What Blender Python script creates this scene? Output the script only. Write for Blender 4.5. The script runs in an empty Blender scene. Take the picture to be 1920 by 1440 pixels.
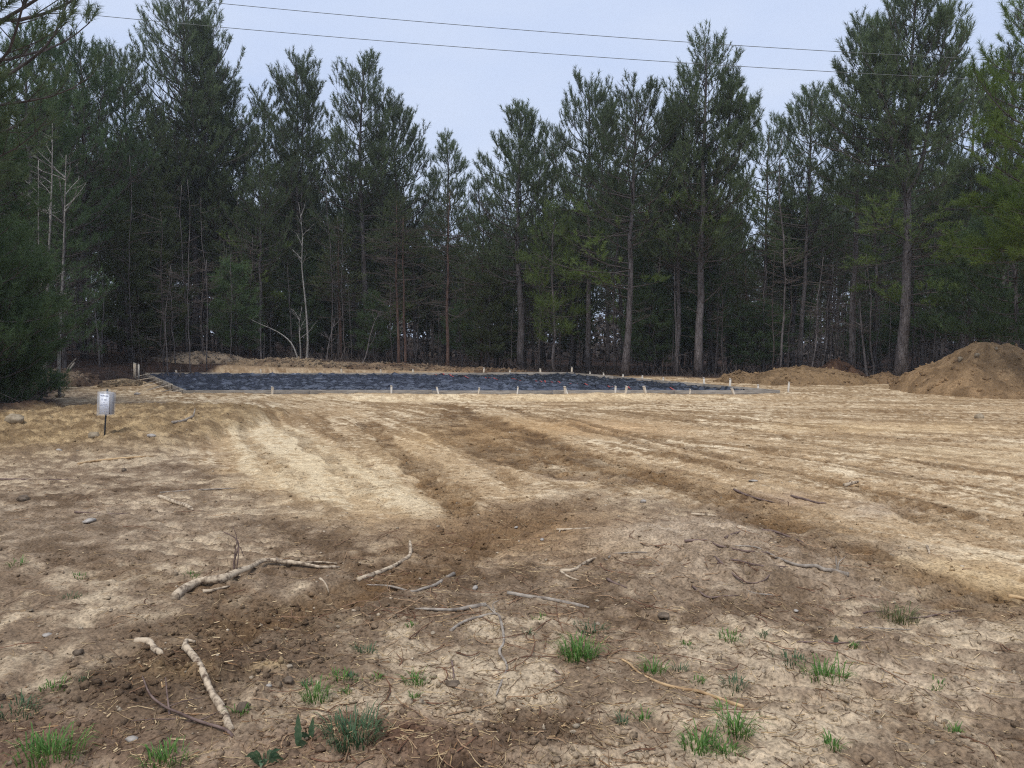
import bpy, math, random
import numpy as np
from mathutils import Vector, Matrix

# ------------------------------------------------------------------ camera, world, sun, exposure
scn = bpy.context.scene
COL = scn.collection
R = math.radians
FPX, CX, CY, HOR, EYE = 1397.0, 960.0, 720.0, 640.0, 1.6       # photo pixels
PITCH = math.atan((CY - HOR) / FPX)
cam = bpy.data.cameras.new('camera')
cam.sensor_width = 36.0
cam.lens = 36.0 * FPX / 1920.0
cam.clip_end = 2000.0
camo = bpy.data.objects.new('camera', cam)
camo.location = (0, 0, EYE)
camo.rotation_euler = (math.pi / 2 - PITCH, 0, 0)
COL.objects.link(camo)
scn.camera = camo

SUN_EL, SUN_AZ = 64.0, 205.0      # overcast glow, high and a little behind the viewer
world = bpy.data.worlds.new('World')
scn.world = world
world.use_nodes = True
wt = world.node_tree
wt.nodes.clear()
wo = wt.nodes.new('ShaderNodeOutputWorld')
bg = wt.nodes.new('ShaderNodeBackground')
bg.inputs['Strength'].default_value = 0.1
sky = wt.nodes.new('ShaderNodeTexSky')
sky.sky_type = 'NISHITA'
sky.sun_disc = False
sky.sun_elevation = R(SUN_EL)
sky.sun_rotation = R(SUN_AZ)
tc = wt.nodes.new('ShaderNodeTexCoord')
mp = wt.nodes.new('ShaderNodeMapping')
mp.inputs['Scale'].default_value = (1.6, 1.6, 5.0)
nz = wt.nodes.new('ShaderNodeTexNoise')
nz.inputs['Scale'].default_value = 1.4
nz.inputs['Detail'].default_value = 6
rm = wt.nodes.new('ShaderNodeValToRGB')
rm.color_ramp.elements[0].position = 0.36
rm.color_ramp.elements[0].color = (4.25, 5.08, 6.95, 1)
rm.color_ramp.elements[1].position = 0.66
rm.color_ramp.elements[1].color = (5.05, 5.70, 7.10, 1)
mx = wt.nodes.new('ShaderNodeMix')
mx.data_type = 'RGBA'
mx.inputs['Factor'].default_value = 0.9
wt.links.new(tc.outputs['Generated'], mp.inputs['Vector'])
wt.links.new(mp.outputs['Vector'], nz.inputs['Vector'])
wt.links.new(nz.outputs['Fac'], rm.inputs['Fac'])
wt.links.new(sky.outputs['Color'], mx.inputs[6])
wt.links.new(rm.outputs['Color'], mx.inputs[7])
wt.links.new(mx.outputs[2], bg.inputs['Color'])
wt.links.new(bg.outputs['Background'], wo.inputs['Surface'])

sl = bpy.data.lights.new('sun', 'SUN')
sl.energy = 2.0
sl.angle = R(30)
sl.color = (1.0, 0.97, 0.93)
so = bpy.data.objects.new('sun', sl)
so.rotation_euler = (math.pi / 2 - R(SUN_EL), 0, math.pi - R(SUN_AZ))
so.location = (0, 0, 40)
COL.objects.link(so)
scn.view_settings.view_transform = 'Standard'
scn.view_settings.look = 'None'
scn.view_settings.gamma = 1.0
scn.view_settings.exposure = 0.5
scn.view_settings.use_curve_mapping = False
scn.cycles.use_denoising = False
scn.cycles.filter_width = 1.15
scn.cycles.max_bounces = 5
scn.cycles.diffuse_bounces = 4
scn.cycles.transparent_max_bounces = 6

# ------------------------------------------------------------------ helpers
rng = np.random.default_rng(7)
rnd = random.Random(11)


def s2l(c):
    c = np.asarray(c, float) / 255.0
    return np.where(c <= 0.04045, c / 12.92, ((c + 0.055) / 1.055) ** 2.4)


def ray(px, py):
    u, v = (px - CX) / FPX, (CY - py) / FPX
    c, s = math.cos(PITCH), math.sin(PITCH)
    return np.array([u, c + v * s, -s + v * c])


def at(px, py, Y):
    d = ray(px, py)
    k = Y / d[1]
    return np.array([d[0] * k, Y, EYE + d[2] * k])


def flat(px, py, z=0.0):
    d = ray(px, py)
    k = (z - EYE) / d[2]
    return np.array([d[0] * k, d[1] * k])


def _h(ix, iy, seed):
    a = (ix.astype(np.int64) * 374761393 + iy.astype(np.int64) * 668265263 + seed * 2147483647 + 1013904223) & 0xFFFFFFFF
    a = ((a ^ (a >> 13)) * 1274126177) & 0xFFFFFFFF
    a = ((a ^ (a >> 16)) * 2246822519) & 0xFFFFFFFF
    return ((a ^ (a >> 15)) & 0xFFFFFF) / 16777215.0 * 2 - 1


def vn(x, y, seed=0):
    ix, iy = np.floor(x), np.floor(y)
    fx, fy = x - ix, y - iy
    ix = ix.astype(np.int64); iy = iy.astype(np.int64)
    fx = fx * fx * fx * (fx * (fx * 6 - 15) + 10)
    fy = fy * fy * fy * (fy * (fy * 6 - 15) + 10)
    a = _h(ix, iy, seed); b = _h(ix + 1, iy, seed)
    c = _h(ix, iy + 1, seed); d = _h(ix + 1, iy + 1, seed)
    return (a + (b - a) * fx) * (1 - fy) + (c + (d - c) * fx) * fy


def fbm(x, y, seed=0, octs=4, gain=0.5):
    t = np.zeros_like(x, dtype=float); amp = 1.0; n = 0.0
    for o in range(octs):
        t += amp * vn(x, y, seed + o * 17)
        n += amp; amp *= gain
        x, y = 1.6 * x - 1.2 * y + 3.1, 1.2 * x + 1.6 * y + 7.7
    return t / n


def billow(x, y, seed=0, octs=3, gain=0.5):
    t = np.zeros_like(x, dtype=float); amp = 1.0; n = 0.0
    for o in range(octs):
        t += amp * np.abs(vn(x, y, seed + o * 17))
        n += amp; amp *= gain
        x, y = 1.6 * x - 1.2 * y + 3.1, 1.2 * x + 1.6 * y + 7.7
    return t / n


def sst(v, a, b):
    t = np.clip((v - a) / (b - a), 0, 1)
    return t * t * (3 - 2 * t)


def polydist(x, y, pts):
    """distance to a polyline, the signed side and the running length along it"""
    best = np.full(x.shape, 1e9); along = np.zeros(x.shape); L = 0.0
    for (ax, ay), (bx, by) in zip(pts[:-1], pts[1:]):
        dx, dy = bx - ax, by - ay
        l2 = dx * dx + dy * dy + 1e-9
        t = np.clip(((x - ax) * dx + (y - ay) * dy) / l2, 0, 1)
        d = np.hypot(x - ax - t * dx, y - ay - t * dy)
        m = d < best
        best = np.where(m, d, best)
        along = np.where(m, L + t * math.sqrt(l2), along)
        L += math.sqrt(l2)
    return best, along, L


def inside(x, y, poly):
    r = np.zeros(x.shape, bool)
    n = len(poly)
    for i in range(n):
        (ax, ay), (bx, by) = poly[i], poly[(i + 1) % n]
        if ay == by:
            continue
        c = ((ay > y) != (by > y)) & (x < (bx - ax) * (y - ay) / (by - ay) + ax)
        r ^= c
    return r


def signed(x, y, poly):
    d, _, _ = polydist(x, y, list(poly) + [poly[0]])
    return np.where(inside(x, y, poly), d, -d)


def mesh_np(name, V, faces, mat=None, smooth=False, col=None):
    """faces: list of int arrays (n,k)"""
    me = bpy.data.meshes.new(name)
    V = np.asarray(V, np.float32)
    faces = [np.asarray(f, np.int32) for f in faces if len(f)]
    nl = sum(f.size for f in faces); nf = sum(len(f) for f in faces)
    me.vertices.add(len(V)); me.vertices.foreach_set('co', V.ravel())
    me.loops.add(nl); me.polygons.add(nf)
    me.loops.foreach_set('vertex_index', np.concatenate([f.ravel() for f in faces]))
    tot = np.concatenate([np.full(len(f), f.shape[1], np.int32) for f in faces])
    st = np.concatenate([[0], np.cumsum(tot)[:-1]]).astype(np.int32)
    me.polygons.foreach_set('loop_start', st)
    me.polygons.foreach_set('loop_total', tot)
    if smooth:
        me.polygons.foreach_set('use_smooth', np.ones(nf, bool))
    if col is not None:
        at_ = me.attributes.new('col', 'FLOAT_COLOR', 'POINT')
        c = np.ones((len(V), 4), np.float32); c[:, :3] = col
        at_.data.foreach_set('color', c.ravel())
    me.update(calc_edges=True)
    if mat:
        me.materials.append(mat)
    return me


def link(name, me, parent=None, loc=None):
    o = bpy.data.objects.new(name, me)
    COL.objects.link(o)
    if parent is not None:
        o.parent = parent
    if loc is not None:
        o.location = loc
    return o


def tag(o, label=None, cat=None, group=None, kind=None):
    for k, v in (('label', label), ('category', cat), ('group', group), ('kind', kind)):
        if v:
            o[k] = v
    return o


def empty(name, loc, label, cat, group=None):
    o = link(name, None, None, loc)
    o.empty_display_size = 0.2
    return tag(o, label, cat, group)


class MB:
    """collects tubes, boxes and loose faces into one mesh"""
    def __init__(self):
        self.V, self.Q, self.T, self.n = [], [], [], 0

    def tube(self, P, rad, k=6, cap=True):
        P = np.asarray(P, float); n = len(P)
        rad = np.broadcast_to(np.asarray(rad, float), (n,))
        T = np.gradient(P, axis=0)
        T /= np.linalg.norm(T, axis=1)[:, None] + 1e-9
        ref = np.array([0, 0, 1.0]) if abs(T[0][2]) < 0.9 else np.array([1.0, 0, 0])
        A = np.cross(T, ref); A /= np.linalg.norm(A, axis=1)[:, None] + 1e-9
        B = np.cross(T, A)
        th = np.arange(k) * 2 * math.pi / k
        V = P[:, None] + rad[:, None, None] * (np.cos(th)[None, :, None] * A[:, None] + np.sin(th)[None, :, None] * B[:, None])
        b = self.n
        i, j = np.meshgrid(np.arange(n - 1), np.arange(k), indexing='ij')
        q = np.stack([i * k + j, i * k + (j + 1) % k, (i + 1) * k + (j + 1) % k, (i + 1) * k + j], -1).reshape(-1, 4) + b
        self.V.append(V.reshape(-1, 3)); self.Q.append(q); self.n += n * k
        if cap:
            self.V.append(P[[0, -1]])
            jj = np.arange(k)
            self.T.append(np.stack([b + (jj + 1) % k, b + jj, np.full(k, self.n)], -1))
            e = b + (n - 1) * k
            self.T.append(np.stack([e + jj, e + (jj + 1) % k, np.full(k, self.n + 1)], -1))
            self.n += 2

    def box(self, c, s, M=None):
        c = np.asarray(c, float); s = np.asarray(s, float) / 2
        v = np.array([[x, y, z] for x in (-1, 1) for y in (-1, 1) for z in (-1, 1)], float) * s
        if M is not None:
            v = v @ np.asarray(M, float).T
        self.V.append(v + c)
        self.Q.append(np.array([[0, 1, 3, 2], [4, 6, 7, 5], [0, 4, 5, 1], [2, 3, 7, 6], [0, 2, 6, 4], [1, 5, 7, 3]]) + self.n)
        self.n += 8

    def add(self, V, Q=None, T=None):
        if Q is not None:
            self.Q.append(np.asarray(Q) + self.n)
        if T is not None:
            self.T.append(np.asarray(T) + self.n)
        self.V.append(np.asarray(V, float)); self.n += len(V)

    def mesh(self, name, mat, smooth=False):
        f = []
        if self.Q:
            f.append(np.concatenate(self.Q))
        if self.T:
            f.append(np.concatenate(self.T))
        return mesh_np(name, np.concatenate(self.V), f, mat, smooth)


def smooth_line(P, sub=4):
    P = np.asarray(P, float)
    Q = np.vstack([2 * P[0] - P[1], P, 2 * P[-1] - P[-2]])
    out = []
    for i in range(1, len(Q) - 2):
        for s in range(sub):
            t = s / sub
            a, b, c, d = Q[i - 1], Q[i], Q[i + 1], Q[i + 2]
            out.append(0.5 * (2 * b + (c - a) * t + (2 * a - 5 * b + 4 * c - d) * t * t + (3 * b - a - 3 * c + d) * t ** 3))
    out.append(P[-1])
    return np.array(out)


# ------------------------------------------------------------------ materials
def new_mat(name, rough=0.9, spec=0.2):
    m = bpy.data.materials.new(name)
    m.use_nodes = True
    nt = m.node_tree
    b = nt.nodes['Principled BSDF']
    b.inputs['Roughness'].default_value = rough
    b.inputs['Specular IOR Level'].default_value = spec
    return m, nt, b


def noise_node(nt, scale, detail=4, coord='Object', stretch=(1, 1, 1), rough=0.55):
    t = nt.nodes.new('ShaderNodeTexCoord')
    mp_ = nt.nodes.new('ShaderNodeMapping')
    mp_.inputs['Scale'].default_value = stretch
    n = nt.nodes.new('ShaderNodeTexNoise')
    n.inputs['Scale'].default_value = scale
    n.inputs['Detail'].default_value = detail
    n.inputs['Roughness'].default_value = rough
    nt.links.new(t.outputs[coord], mp_.inputs['Vector'])
    nt.links.new(mp_.outputs['Vector'], n.inputs['Vector'])
    return n


def ramp(nt, src, stops):
    r = nt.nodes.new('ShaderNodeValToRGB')
    e = r.color_ramp.elements
    while len(e) < len(stops):
        e.new(0.5)
    for el, (p, c) in zip(e, stops):
        el.position = p
        el.color = tuple(c) + (1,) if len(c) == 3 else c
    nt.links.new(src, r.inputs['Fac'])
    return r


def bump(nt, b, src, strength, dist):
    bp = nt.nodes.new('ShaderNodeBump')
    bp.inputs['Strength'].default_value = strength
    bp.inputs['Distance'].default_value = dist
    nt.links.new(src, bp.inputs['Height'])
    nt.links.new(bp.outputs['Normal'], b.inputs['Normal'])


def simple_mat(name, c1, c2, scale=8, rough=0.9, spec=0.2, stretch=(1, 1, 1), bstr=0.4, bdist=0.01, detail=5, p1=0.35, p2=0.65):
    m, nt, b = new_mat(name, rough, spec)
    n = noise_node(nt, scale, detail, 'Object', stretch)
    r = ramp(nt, n.outputs['Fac'], [(p1, c1), (p2, c2)])
    nt.links.new(r.outputs['Color'], b.inputs['Base Color'])
    if bstr:
        bump(nt, b, n.outputs['Fac'], bstr, bdist)
    return m


def needle_mat(name, dark, light, tw=0.25):
    m, nt, b = new_mat(name, 0.6, 0.25)
    n = noise_node(nt, 1.3, 3, 'Object')
    r = ramp(nt, n.outputs['Fac'], [(0.35, dark), (0.66, light)])
    n2 = noise_node(nt, 14.0, 2, 'Object')
    r2 = ramp(nt, n2.outputs['Fac'], [(0.3, (0.65, 0.65, 0.65)), (0.7, (1.3, 1.3, 1.25))])
    mu = nt.nodes.new('ShaderNodeMix'); mu.data_type = 'RGBA'; mu.blend_type = 'MULTIPLY'
    mu.inputs['Factor'].default_value = 1.0
    nt.links.new(r.outputs['Color'], mu.inputs[6]); nt.links.new(r2.outputs['Color'], mu.inputs[7])
    oi = nt.nodes.new('ShaderNodeObjectInfo')
    hs = nt.nodes.new('ShaderNodeHueSaturation')
    mr = nt.nodes.new('ShaderNodeMapRange')
    mr.inputs['To Min'].default_value = 0.8; mr.inputs['To Max'].default_value = 1.2
    nt.links.new(oi.outputs['Random'], mr.inputs['Value'])
    nt.links.new(mr.outputs['Result'], hs.inputs['Value'])
    nt.links.new(mu.outputs[2], hs.inputs['Color'])
    nt.links.new(hs.outputs['Color'], b.inputs['Base Color'])
    tr = nt.nodes.new('ShaderNodeBsdfTranslucent')
    nt.links.new(hs.outputs['Color'], tr.inputs['Color'])
    ms = nt.nodes.new('ShaderNodeMixShader'); ms.inputs['Fac'].default_value = tw
    nt.links.new(b.outputs['BSDF'], ms.inputs[1]); nt.links.new(tr.outputs['BSDF'], ms.inputs[2])
    nt.links.new(ms.outputs['Shader'], nt.nodes['Material Output'].inputs['Surface'])
    return m


def bark_mat(name, c1, c2, scale=7, stretch=(1, 1, 0.25)):
    m, nt, b = new_mat(name, 0.95, 0.1)
    t = nt.nodes.new('ShaderNodeTexCoord')
    mp_ = nt.nodes.new('ShaderNodeMapping'); mp_.inputs['Scale'].default_value = stretch
    v = nt.nodes.new('ShaderNodeTexVoronoi'); v.feature = 'DISTANCE_TO_EDGE'; v.inputs['Scale'].default_value = scale * 2
    n = nt.nodes.new('ShaderNodeTexNoise'); n.inputs['Scale'].default_value = scale; n.inputs['Detail'].default_value = 6
    nt.links.new(t.outputs['Object'], mp_.inputs['Vector'])
    nt.links.new(mp_.outputs['Vector'], v.inputs['Vector']); nt.links.new(mp_.outputs['Vector'], n.inputs['Vector'])
    r = ramp(nt, n.outputs['Fac'], [(0.35, c1), (0.65, c2)])
    r2 = ramp(nt, v.outputs['Distance'], [(0.0, (0.35, 0.33, 0.33)), (0.12, (1, 1, 1))])
    mu = nt.nodes.new('ShaderNodeMix'); mu.data_type = 'RGBA'; mu.blend_type = 'MULTIPLY'; mu.inputs['Factor'].default_value = 0.8
    nt.links.new(r.outputs['Color'], mu.inputs[6]); nt.links.new(r2.outputs['Color'], mu.inputs[7])
    nt.links.new(mu.outputs[2], b.inputs['Base Color'])
    bump(nt, b, r2.outputs['Color'], 0.6, 0.02)
    return m


M = {}
M['needle'] = needle_mat('pine needles', (0.088, 0.120, 0.056), (0.142, 0.180, 0.086), 0.45)
M['needle_bright'] = needle_mat('bright pine needles', (0.095, 0.140, 0.036), (0.175, 0.225, 0.066), 0.45)
M['needle_yellow'] = needle_mat('yellow green pine needles', (0.085, 0.130, 0.026), (0.165, 0.225, 0.050), 0.45)
M['needle_soft'] = needle_mat('soft blue green pine needles', (0.068, 0.112, 0.048), (0.120, 0.172, 0.074), 0.4)
M['cedar'] = needle_mat('cedar foliage', (0.076, 0.100, 0.042), (0.135, 0.155, 0.070), 0.4)
M['bark'] = bark_mat('pine bark', (0.085, 0.072, 0.067), (0.195, 0.172, 0.165))
M['bark_red'] = bark_mat('cedar bark', (0.11, 0.066, 0.05), (0.20, 0.130, 0.10), 10, (1, 1, 0.12))
M['bark_dark'] = bark_mat('dark bark', (0.06, 0.048, 0.042), (0.12, 0.10, 0.092))
M['bark_pale'] = bark_mat('pale smooth bark', (0.20, 0.185, 0.165), (0.34, 0.315, 0.285), 5, (1, 1, 0.6))
M['twig'] = simple_mat('dead twigs', (0.060, 0.047, 0.040), (0.125, 0.10, 0.088), 6, 0.95, 0.1, bstr=0)
M['limb'] = simple_mat('pine limbs', (0.055, 0.045, 0.040), (0.12, 0.10, 0.09), 6, 0.95, 0.1, bstr=0)


def ground_mat():
    m, nt, b = new_mat('soil', 0.95, 0.12)
    a = nt.nodes.new('ShaderNodeAttribute'); a.attribute_name = 'col'
    n1 = noise_node(nt, 55, 5, 'Object', rough=0.65)
    n2 = noise_node(nt, 9, 5, 'Object')
    r1 = ramp(nt, n1.outputs['Fac'], [(0.28, (0.42, 0.40, 0.37)), (0.48, (0.98, 0.98, 0.98)), (0.72, (1.6, 1.58, 1.53))])
    r2 = ramp(nt, n2.outputs['Fac'], [(0.3, (0.82, 0.81, 0.80)), (0.7, (1.18, 1.18, 1.17))])
    m1 = nt.nodes.new('ShaderNodeMix'); m1.data_type = 'RGBA'; m1.blend_type = 'MULTIPLY'; m1.inputs['Factor'].default_value = 1
    m2 = nt.nodes.new('ShaderNodeMix'); m2.data_type = 'RGBA'; m2.blend_type = 'MULTIPLY'; m2.inputs['Factor'].default_value = 1
    nt.links.new(a.outputs['Color'], m1.inputs[6]); nt.links.new(r1.outputs['Color'], m1.inputs[7])
    nt.links.new(m1.outputs[2], m2.inputs[6]); nt.links.new(r2.outputs['Color'], m2.inputs[7])
    nt.links.new(m2.outputs[2], b.inputs['Base Color'])
    n3 = noise_node(nt, 24, 6, 'Object', (1, 1, 1), 0.7)
    r3 = ramp(nt, n3.outputs['Fac'], [(0.32, (0.45, 0.43, 0.40)), (0.46, (1, 1, 1)), (0.62, (1.0, 1.0, 1.0)), (0.76, (1.22, 1.21, 1.2))])  # dark spots put into the colour for shadows of clods and holes
    m3 = nt.nodes.new('ShaderNodeMix'); m3.data_type = 'RGBA'; m3.blend_type = 'MULTIPLY'; m3.inputs['Factor'].default_value = 1
    nt.links.new(m2.outputs[2], m3.inputs[6]); nt.links.new(r3.outputs['Color'], m3.inputs[7])
    nt.links.new(m3.outputs[2], b.inputs['Base Color'])
    ad = nt.nodes.new('ShaderNodeMath'); ad.operation = 'ADD'
    nt.links.new(n1.outputs['Fac'], ad.inputs[0]); nt.links.new(n3.outputs['Fac'], ad.inputs[1])
    bump(nt, b, ad.outputs[0], 0.65, 0.014)
    return m


M['soil'] = ground_mat()

# ------------------------------------------------------------------ ground: relief and soil colours
SZ = 0.20                                                     # top of the form boards
SLAB = [tuple(flat(350, 732, SZ)), tuple(flat(1462, 731, SZ)), tuple(flat(1076, 698.5, SZ)), tuple(flat(272, 698.5, SZ))]


def PX(lst):
    return [tuple(flat(a, b)) for a, b in lst]


PAD = PX([(372, 765), (374, 850), (430, 888), (500, 925), (590, 962), (700, 985), (860, 968), (960, 935), (1100, 930), (1250, 930),
          (1420, 958), (1560, 1005), (1700, 1062), (1920, 1135), (2300, 1210)]) + [(34, 6), (34, 33), (10, 34.5), (-4, 36), (-19, 36.5), (-14, 24)]
WEDGE = PX([(380, 770), (520, 790), (600, 820), (650, 850), (765, 905), (866, 966), (800, 976), (640, 955), (540, 930), (450, 885), (398, 825)])
# wheel and blade tracks: polyline, half width, darkness, rut depth
TRACKS = [
    (PX([(815, 752), (930, 795), (1060, 843), (1250, 898), (1400, 948), (1520, 1008), (1690, 1088), (1860, 1135), (2050, 1190)]), 0.30, 0.95, 0.05),
    (PX([(800, 775), (890, 832), (1000, 868), (1150, 893), (1290, 925)]), 0.45, 0.92, 0.04),
    (PX([(845, 765), (960, 815), (1090, 860), (1200, 888)]), 0.42, 0.85, 0.04),
    (PX([(680, 788), (735, 838), (790, 880), (830, 925), (885, 978)]), 0.17, 0.85, 0.05),
    (PX([(770, 850), (830, 900), (900, 950)]), 0.22, 0.5, 0.03),
    (PX([(925, 758), (1040, 790), (1180, 825), (1310, 866), (1450, 905)]), 0.16, 0.7, 0.04),
    (PX([(1040, 778), (1180, 815), (1330, 850), (1500, 890), (1640, 925), (1800, 960), (1950, 1000)]), 0.14, 0.75, 0.04),
    (PX([(1130, 928), (970, 985), (820, 1055), (620, 1125), (420, 1185), (250, 1290)]), 0.24, 0.7, 0.05),
    (PX([(1020, 930), (880, 990), (700, 1050), (560, 1100)]), 0.26, 0.35, 0.03),
    (PX([(590, 775), (618, 812), (655, 838)]), 0.13, 0.6, 0.03),
    (PX([(1270, 790), (1480, 812), (1640, 818), (1950, 835)]), 0.16, 0.45, 0.03),
    (PX([(1360, 832), (1560, 872), (1760, 905), (1960, 930)]), 0.12, 0.6, 0.04),
    (PX([(1480, 768), (1700, 772), (1950, 788)]), 0.16, 0.4, 0.02),
    (PX([(1250, 925), (1400, 975), (1540, 1045), (1660, 1110)]), 0.28, 0.45, 0.03),
    (PX([(1600, 930), (1760, 985), (1960, 1040)]), 0.12, 0.55, 0.04),
    (PX([(830, 1300), (1000, 1370), (1120, 1385), (1300, 1440)]), 0.10, 0.5, 0.03),
    (PX([(1500, 1250), (1700, 1340), (1900, 1400)]), 0.12, 0.4, 0.03),
    (PX([(395, 768), (500, 850), (590, 925)]), 0.10, 0.45, 0.03),
    (PX([(470, 765), (590, 845), (700, 930)]), 0.12, 0.5, 0.03),
    (PX([(545, 762), (660, 845), (760, 930)]), 0.08, 0.4, 0.03),
    (PX([(700, 760), (800, 810), (930, 880), (1010, 930)]), 0.12, 0.55, 0.03),
    (PX([(1150, 768), (1330, 795), (1560, 840), (1800, 880), (2000, 905)]), 0.13, 0.6, 0.04),
    (PX([(1230, 765), (1450, 790), (1700, 825), (1980, 850)]), 0.11, 0.5, 0.03),
    (PX([(1500, 890), (1660, 940), (1960, 1010)]), 0.14, 0.5, 0.03),
    (PX([(1180, 860), (1330, 900), (1500, 960), (1700, 1040)]), 0.16, 0.55, 0.03),
    (PX([(100, 1040), (300, 1090), (520, 1150), (700, 1260)]), 0.14, 0.35, 0.02),
]
# patches: centre pixel, radii in metres, colour, strength, swell in metres
BLOBS = [
    ((985, 990), (1.2, 1.0), (118, 92, 64), 0.75, 0.0),
    ((1400, 1060), (1.1, 0.75), (162, 145, 124), 0.65, 0.10),
    ((1270, 1000), (0.7, 0.5), (166, 150, 130), 0.6, 0.04),
    ((130, 980), (1.4, 1.0), (158, 142, 122), 0.45, 0.0),
    ((430, 1245), (0.55, 0.30), (66, 51, 38), 0.9, 0.02),
    ((290, 1290), (0.32, 0.2), (64, 50, 38), 0.8, 0.03),
    ((500, 1165), (0.6, 0.25), (72, 56, 40), 0.8, 0.0),
    ((375, 1262), (0.15, 0.10), (136, 113, 82), 0.7, 0.035),
    ((510, 1262), (0.07, 0.05), (168, 146, 110), 0.7, 0.025),
    ((90, 1390), (0.55, 0.25), (82, 62, 50), 0.8, 0.03),
    ((700, 1410), (0.6, 0.22), (80, 58, 45), 0.8, 0.05),
    ((850, 1435), (0.16, 0.05), (30, 24, 20), 0.9, -0.06),
    ((1020, 1385), (0.3, 0.12), (72, 57, 44), 0.8, 0.03),
    ((1650, 1260), (0.8, 0.35), (160, 143, 122), 0.5, 0.0),
    ((1300, 1420), (0.5, 0.18), (170, 152, 128), 0.6, 0.0),
    ((1870, 1105), (0.32, 0.22), (74, 56, 36), 0.85, -0.06),
    ((1790, 1075), (0.45, 0.40), (168, 140, 98), 0.6, 0.0),
    ((1640, 955), (0.5, 0.4), (150, 132, 112), 0.6, 0.0),
    ((1480, 930), (0.4, 0.35), (140, 118, 98), 0.7, -0.02),
    ((640, 880), (1.2, 2.2), (190, 168, 132), 0.4, 0.0),
    ((860, 820), (1.0, 1.6), (172, 142, 102), 0.6, 0.0),
    ((1120, 800), (1.6, 1.3), (176, 143, 104), 0.6, 0.0),
    ((1060, 890), (0.35, 0.22), (148, 128, 106), 0.9, -0.012),
    ((1190, 900), (0.4, 0.14), (150, 130, 108), 0.9, -0.012),
    ((960, 800), (1.3, 1.7), (150, 118, 78), 0.55, 0.0),
    ((740, 750), (3.0, 0.7), (204, 184, 150), 0.6, 0.0),
    ((1100, 748), (4.0, 0.6), (206, 184, 146), 0.6, 0.0),
    ((1850, 850), (1.8, 1.3), (186, 164, 130), 0.5, 0.0),
    ((1650, 800), (2.5, 0.9), (196, 168, 126), 0.5, 0.0),
    ((560, 730), (1.6, 0.7), (172, 140, 92), 0.5, 0.08),
    ((640, 727), (0.9, 0.5), (160, 124, 78), 0.7, 0.16),
]

# flow of the grading, then streaks smeared along it
FLOW = [(-8, 18, -.3, 1), (-3, 14, -.386, 1), (-.5, 8, -.37, 1), (0, 14, -.38, 1), (1.5, 10, -.45, 1), (4, 12, -1, .75), (7, 12, -1.1, .7),
        (5, 8, -.45, 1), (12, 14, -1, .22), (0, 20.5, -1, .04), (8, 19, -1, .12), (-9, 21, -1, .1), (16, 20, -1, .1), (10, 9, -.9, .6)]
GX0, GX1, GY0, GY1, GC = -24.0, 26.0, 3.0, 37.0, 0.05
gxs, gys = np.arange(GX0, GX1, GC), np.arange(GY0, GY1, GC)
gx, gy = np.meshgrid(gxs, gys)
fu = np.zeros(gx.shape); fv = np.zeros(gx.shape)
for (cx_, cy_, du, dv) in FLOW:
    l_ = math.hypot(du, dv)
    w_ = 1 / (((gx - cx_) ** 2 + (gy - cy_) ** 2) + 0.6) ** 1.5
    fu += w_ * du / l_; fv += w_ * dv / l_
ln = np.hypot(fu, fv) + 1e-9
fu /= ln; fv /= ln
wn = rng.random(gx.shape) ** 1.0
acc = np.zeros(gx.shape); wsum = 0
for sgn in (1, -1):
    qx, qy = (gx - GX0) / GC, (gy - GY0) / GC
    for st_ in range(26):
        ii = np.clip(np.rint(qy).astype(int), 0, gx.shape[0] - 1); jj = np.clip(np.rint(qx).astype(int), 0, gx.shape[1] - 1)
        acc += wn[ii, jj]; wsum += 1
        qx = qx + sgn * fu[ii, jj] * 1.3; qy = qy + sgn * fv[ii, jj] * 1.3
acc /= wsum
LIC = (acc - acc.mean()) / acc.std()


def blur(a, n):
    for _ in range(n):
        a = (a + np.roll(a, 1, 0) + np.roll(a, -1, 0) + np.roll(a, 1, 1) + np.roll(a, -1, 1)) / 5
    return a


LIC2 = blur(LIC, 10); LIC2 /= LIC2.std()


def samp(G, x, y):
    fx = np.clip((x - GX0) / GC, 0, G.shape[1] - 1.01); fy = np.clip((y - GY0) / GC, 0, G.shape[0] - 1.01)
    ix, iy = fx.astype(int), fy.astype(int)
    tx, ty = fx - ix, fy - iy
    return (G[iy, ix] * (1 - tx) + G[iy, ix + 1] * tx) * (1 - ty) + (G[iy + 1, ix] * (1 - tx) + G[iy + 1, ix + 1] * tx) * ty


def treeline(x):
    return np.interp(x, [-60, -26, -19, -15, -12.5, -11.0, -9.8, -8.5, 5, 9, 14, 22, 30, 60][::1], [9, 12, 21, 30, 39, 39.5, 39.5, 39.5, 37.5, 33.6, 31.5, 30.5, 29, 28])


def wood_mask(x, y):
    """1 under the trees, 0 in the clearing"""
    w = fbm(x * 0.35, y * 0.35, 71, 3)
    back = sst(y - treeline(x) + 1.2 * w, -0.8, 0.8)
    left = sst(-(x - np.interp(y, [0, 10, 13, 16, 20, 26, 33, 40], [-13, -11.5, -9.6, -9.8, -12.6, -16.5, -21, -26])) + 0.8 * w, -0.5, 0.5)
    return np.maximum(back, left)


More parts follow.
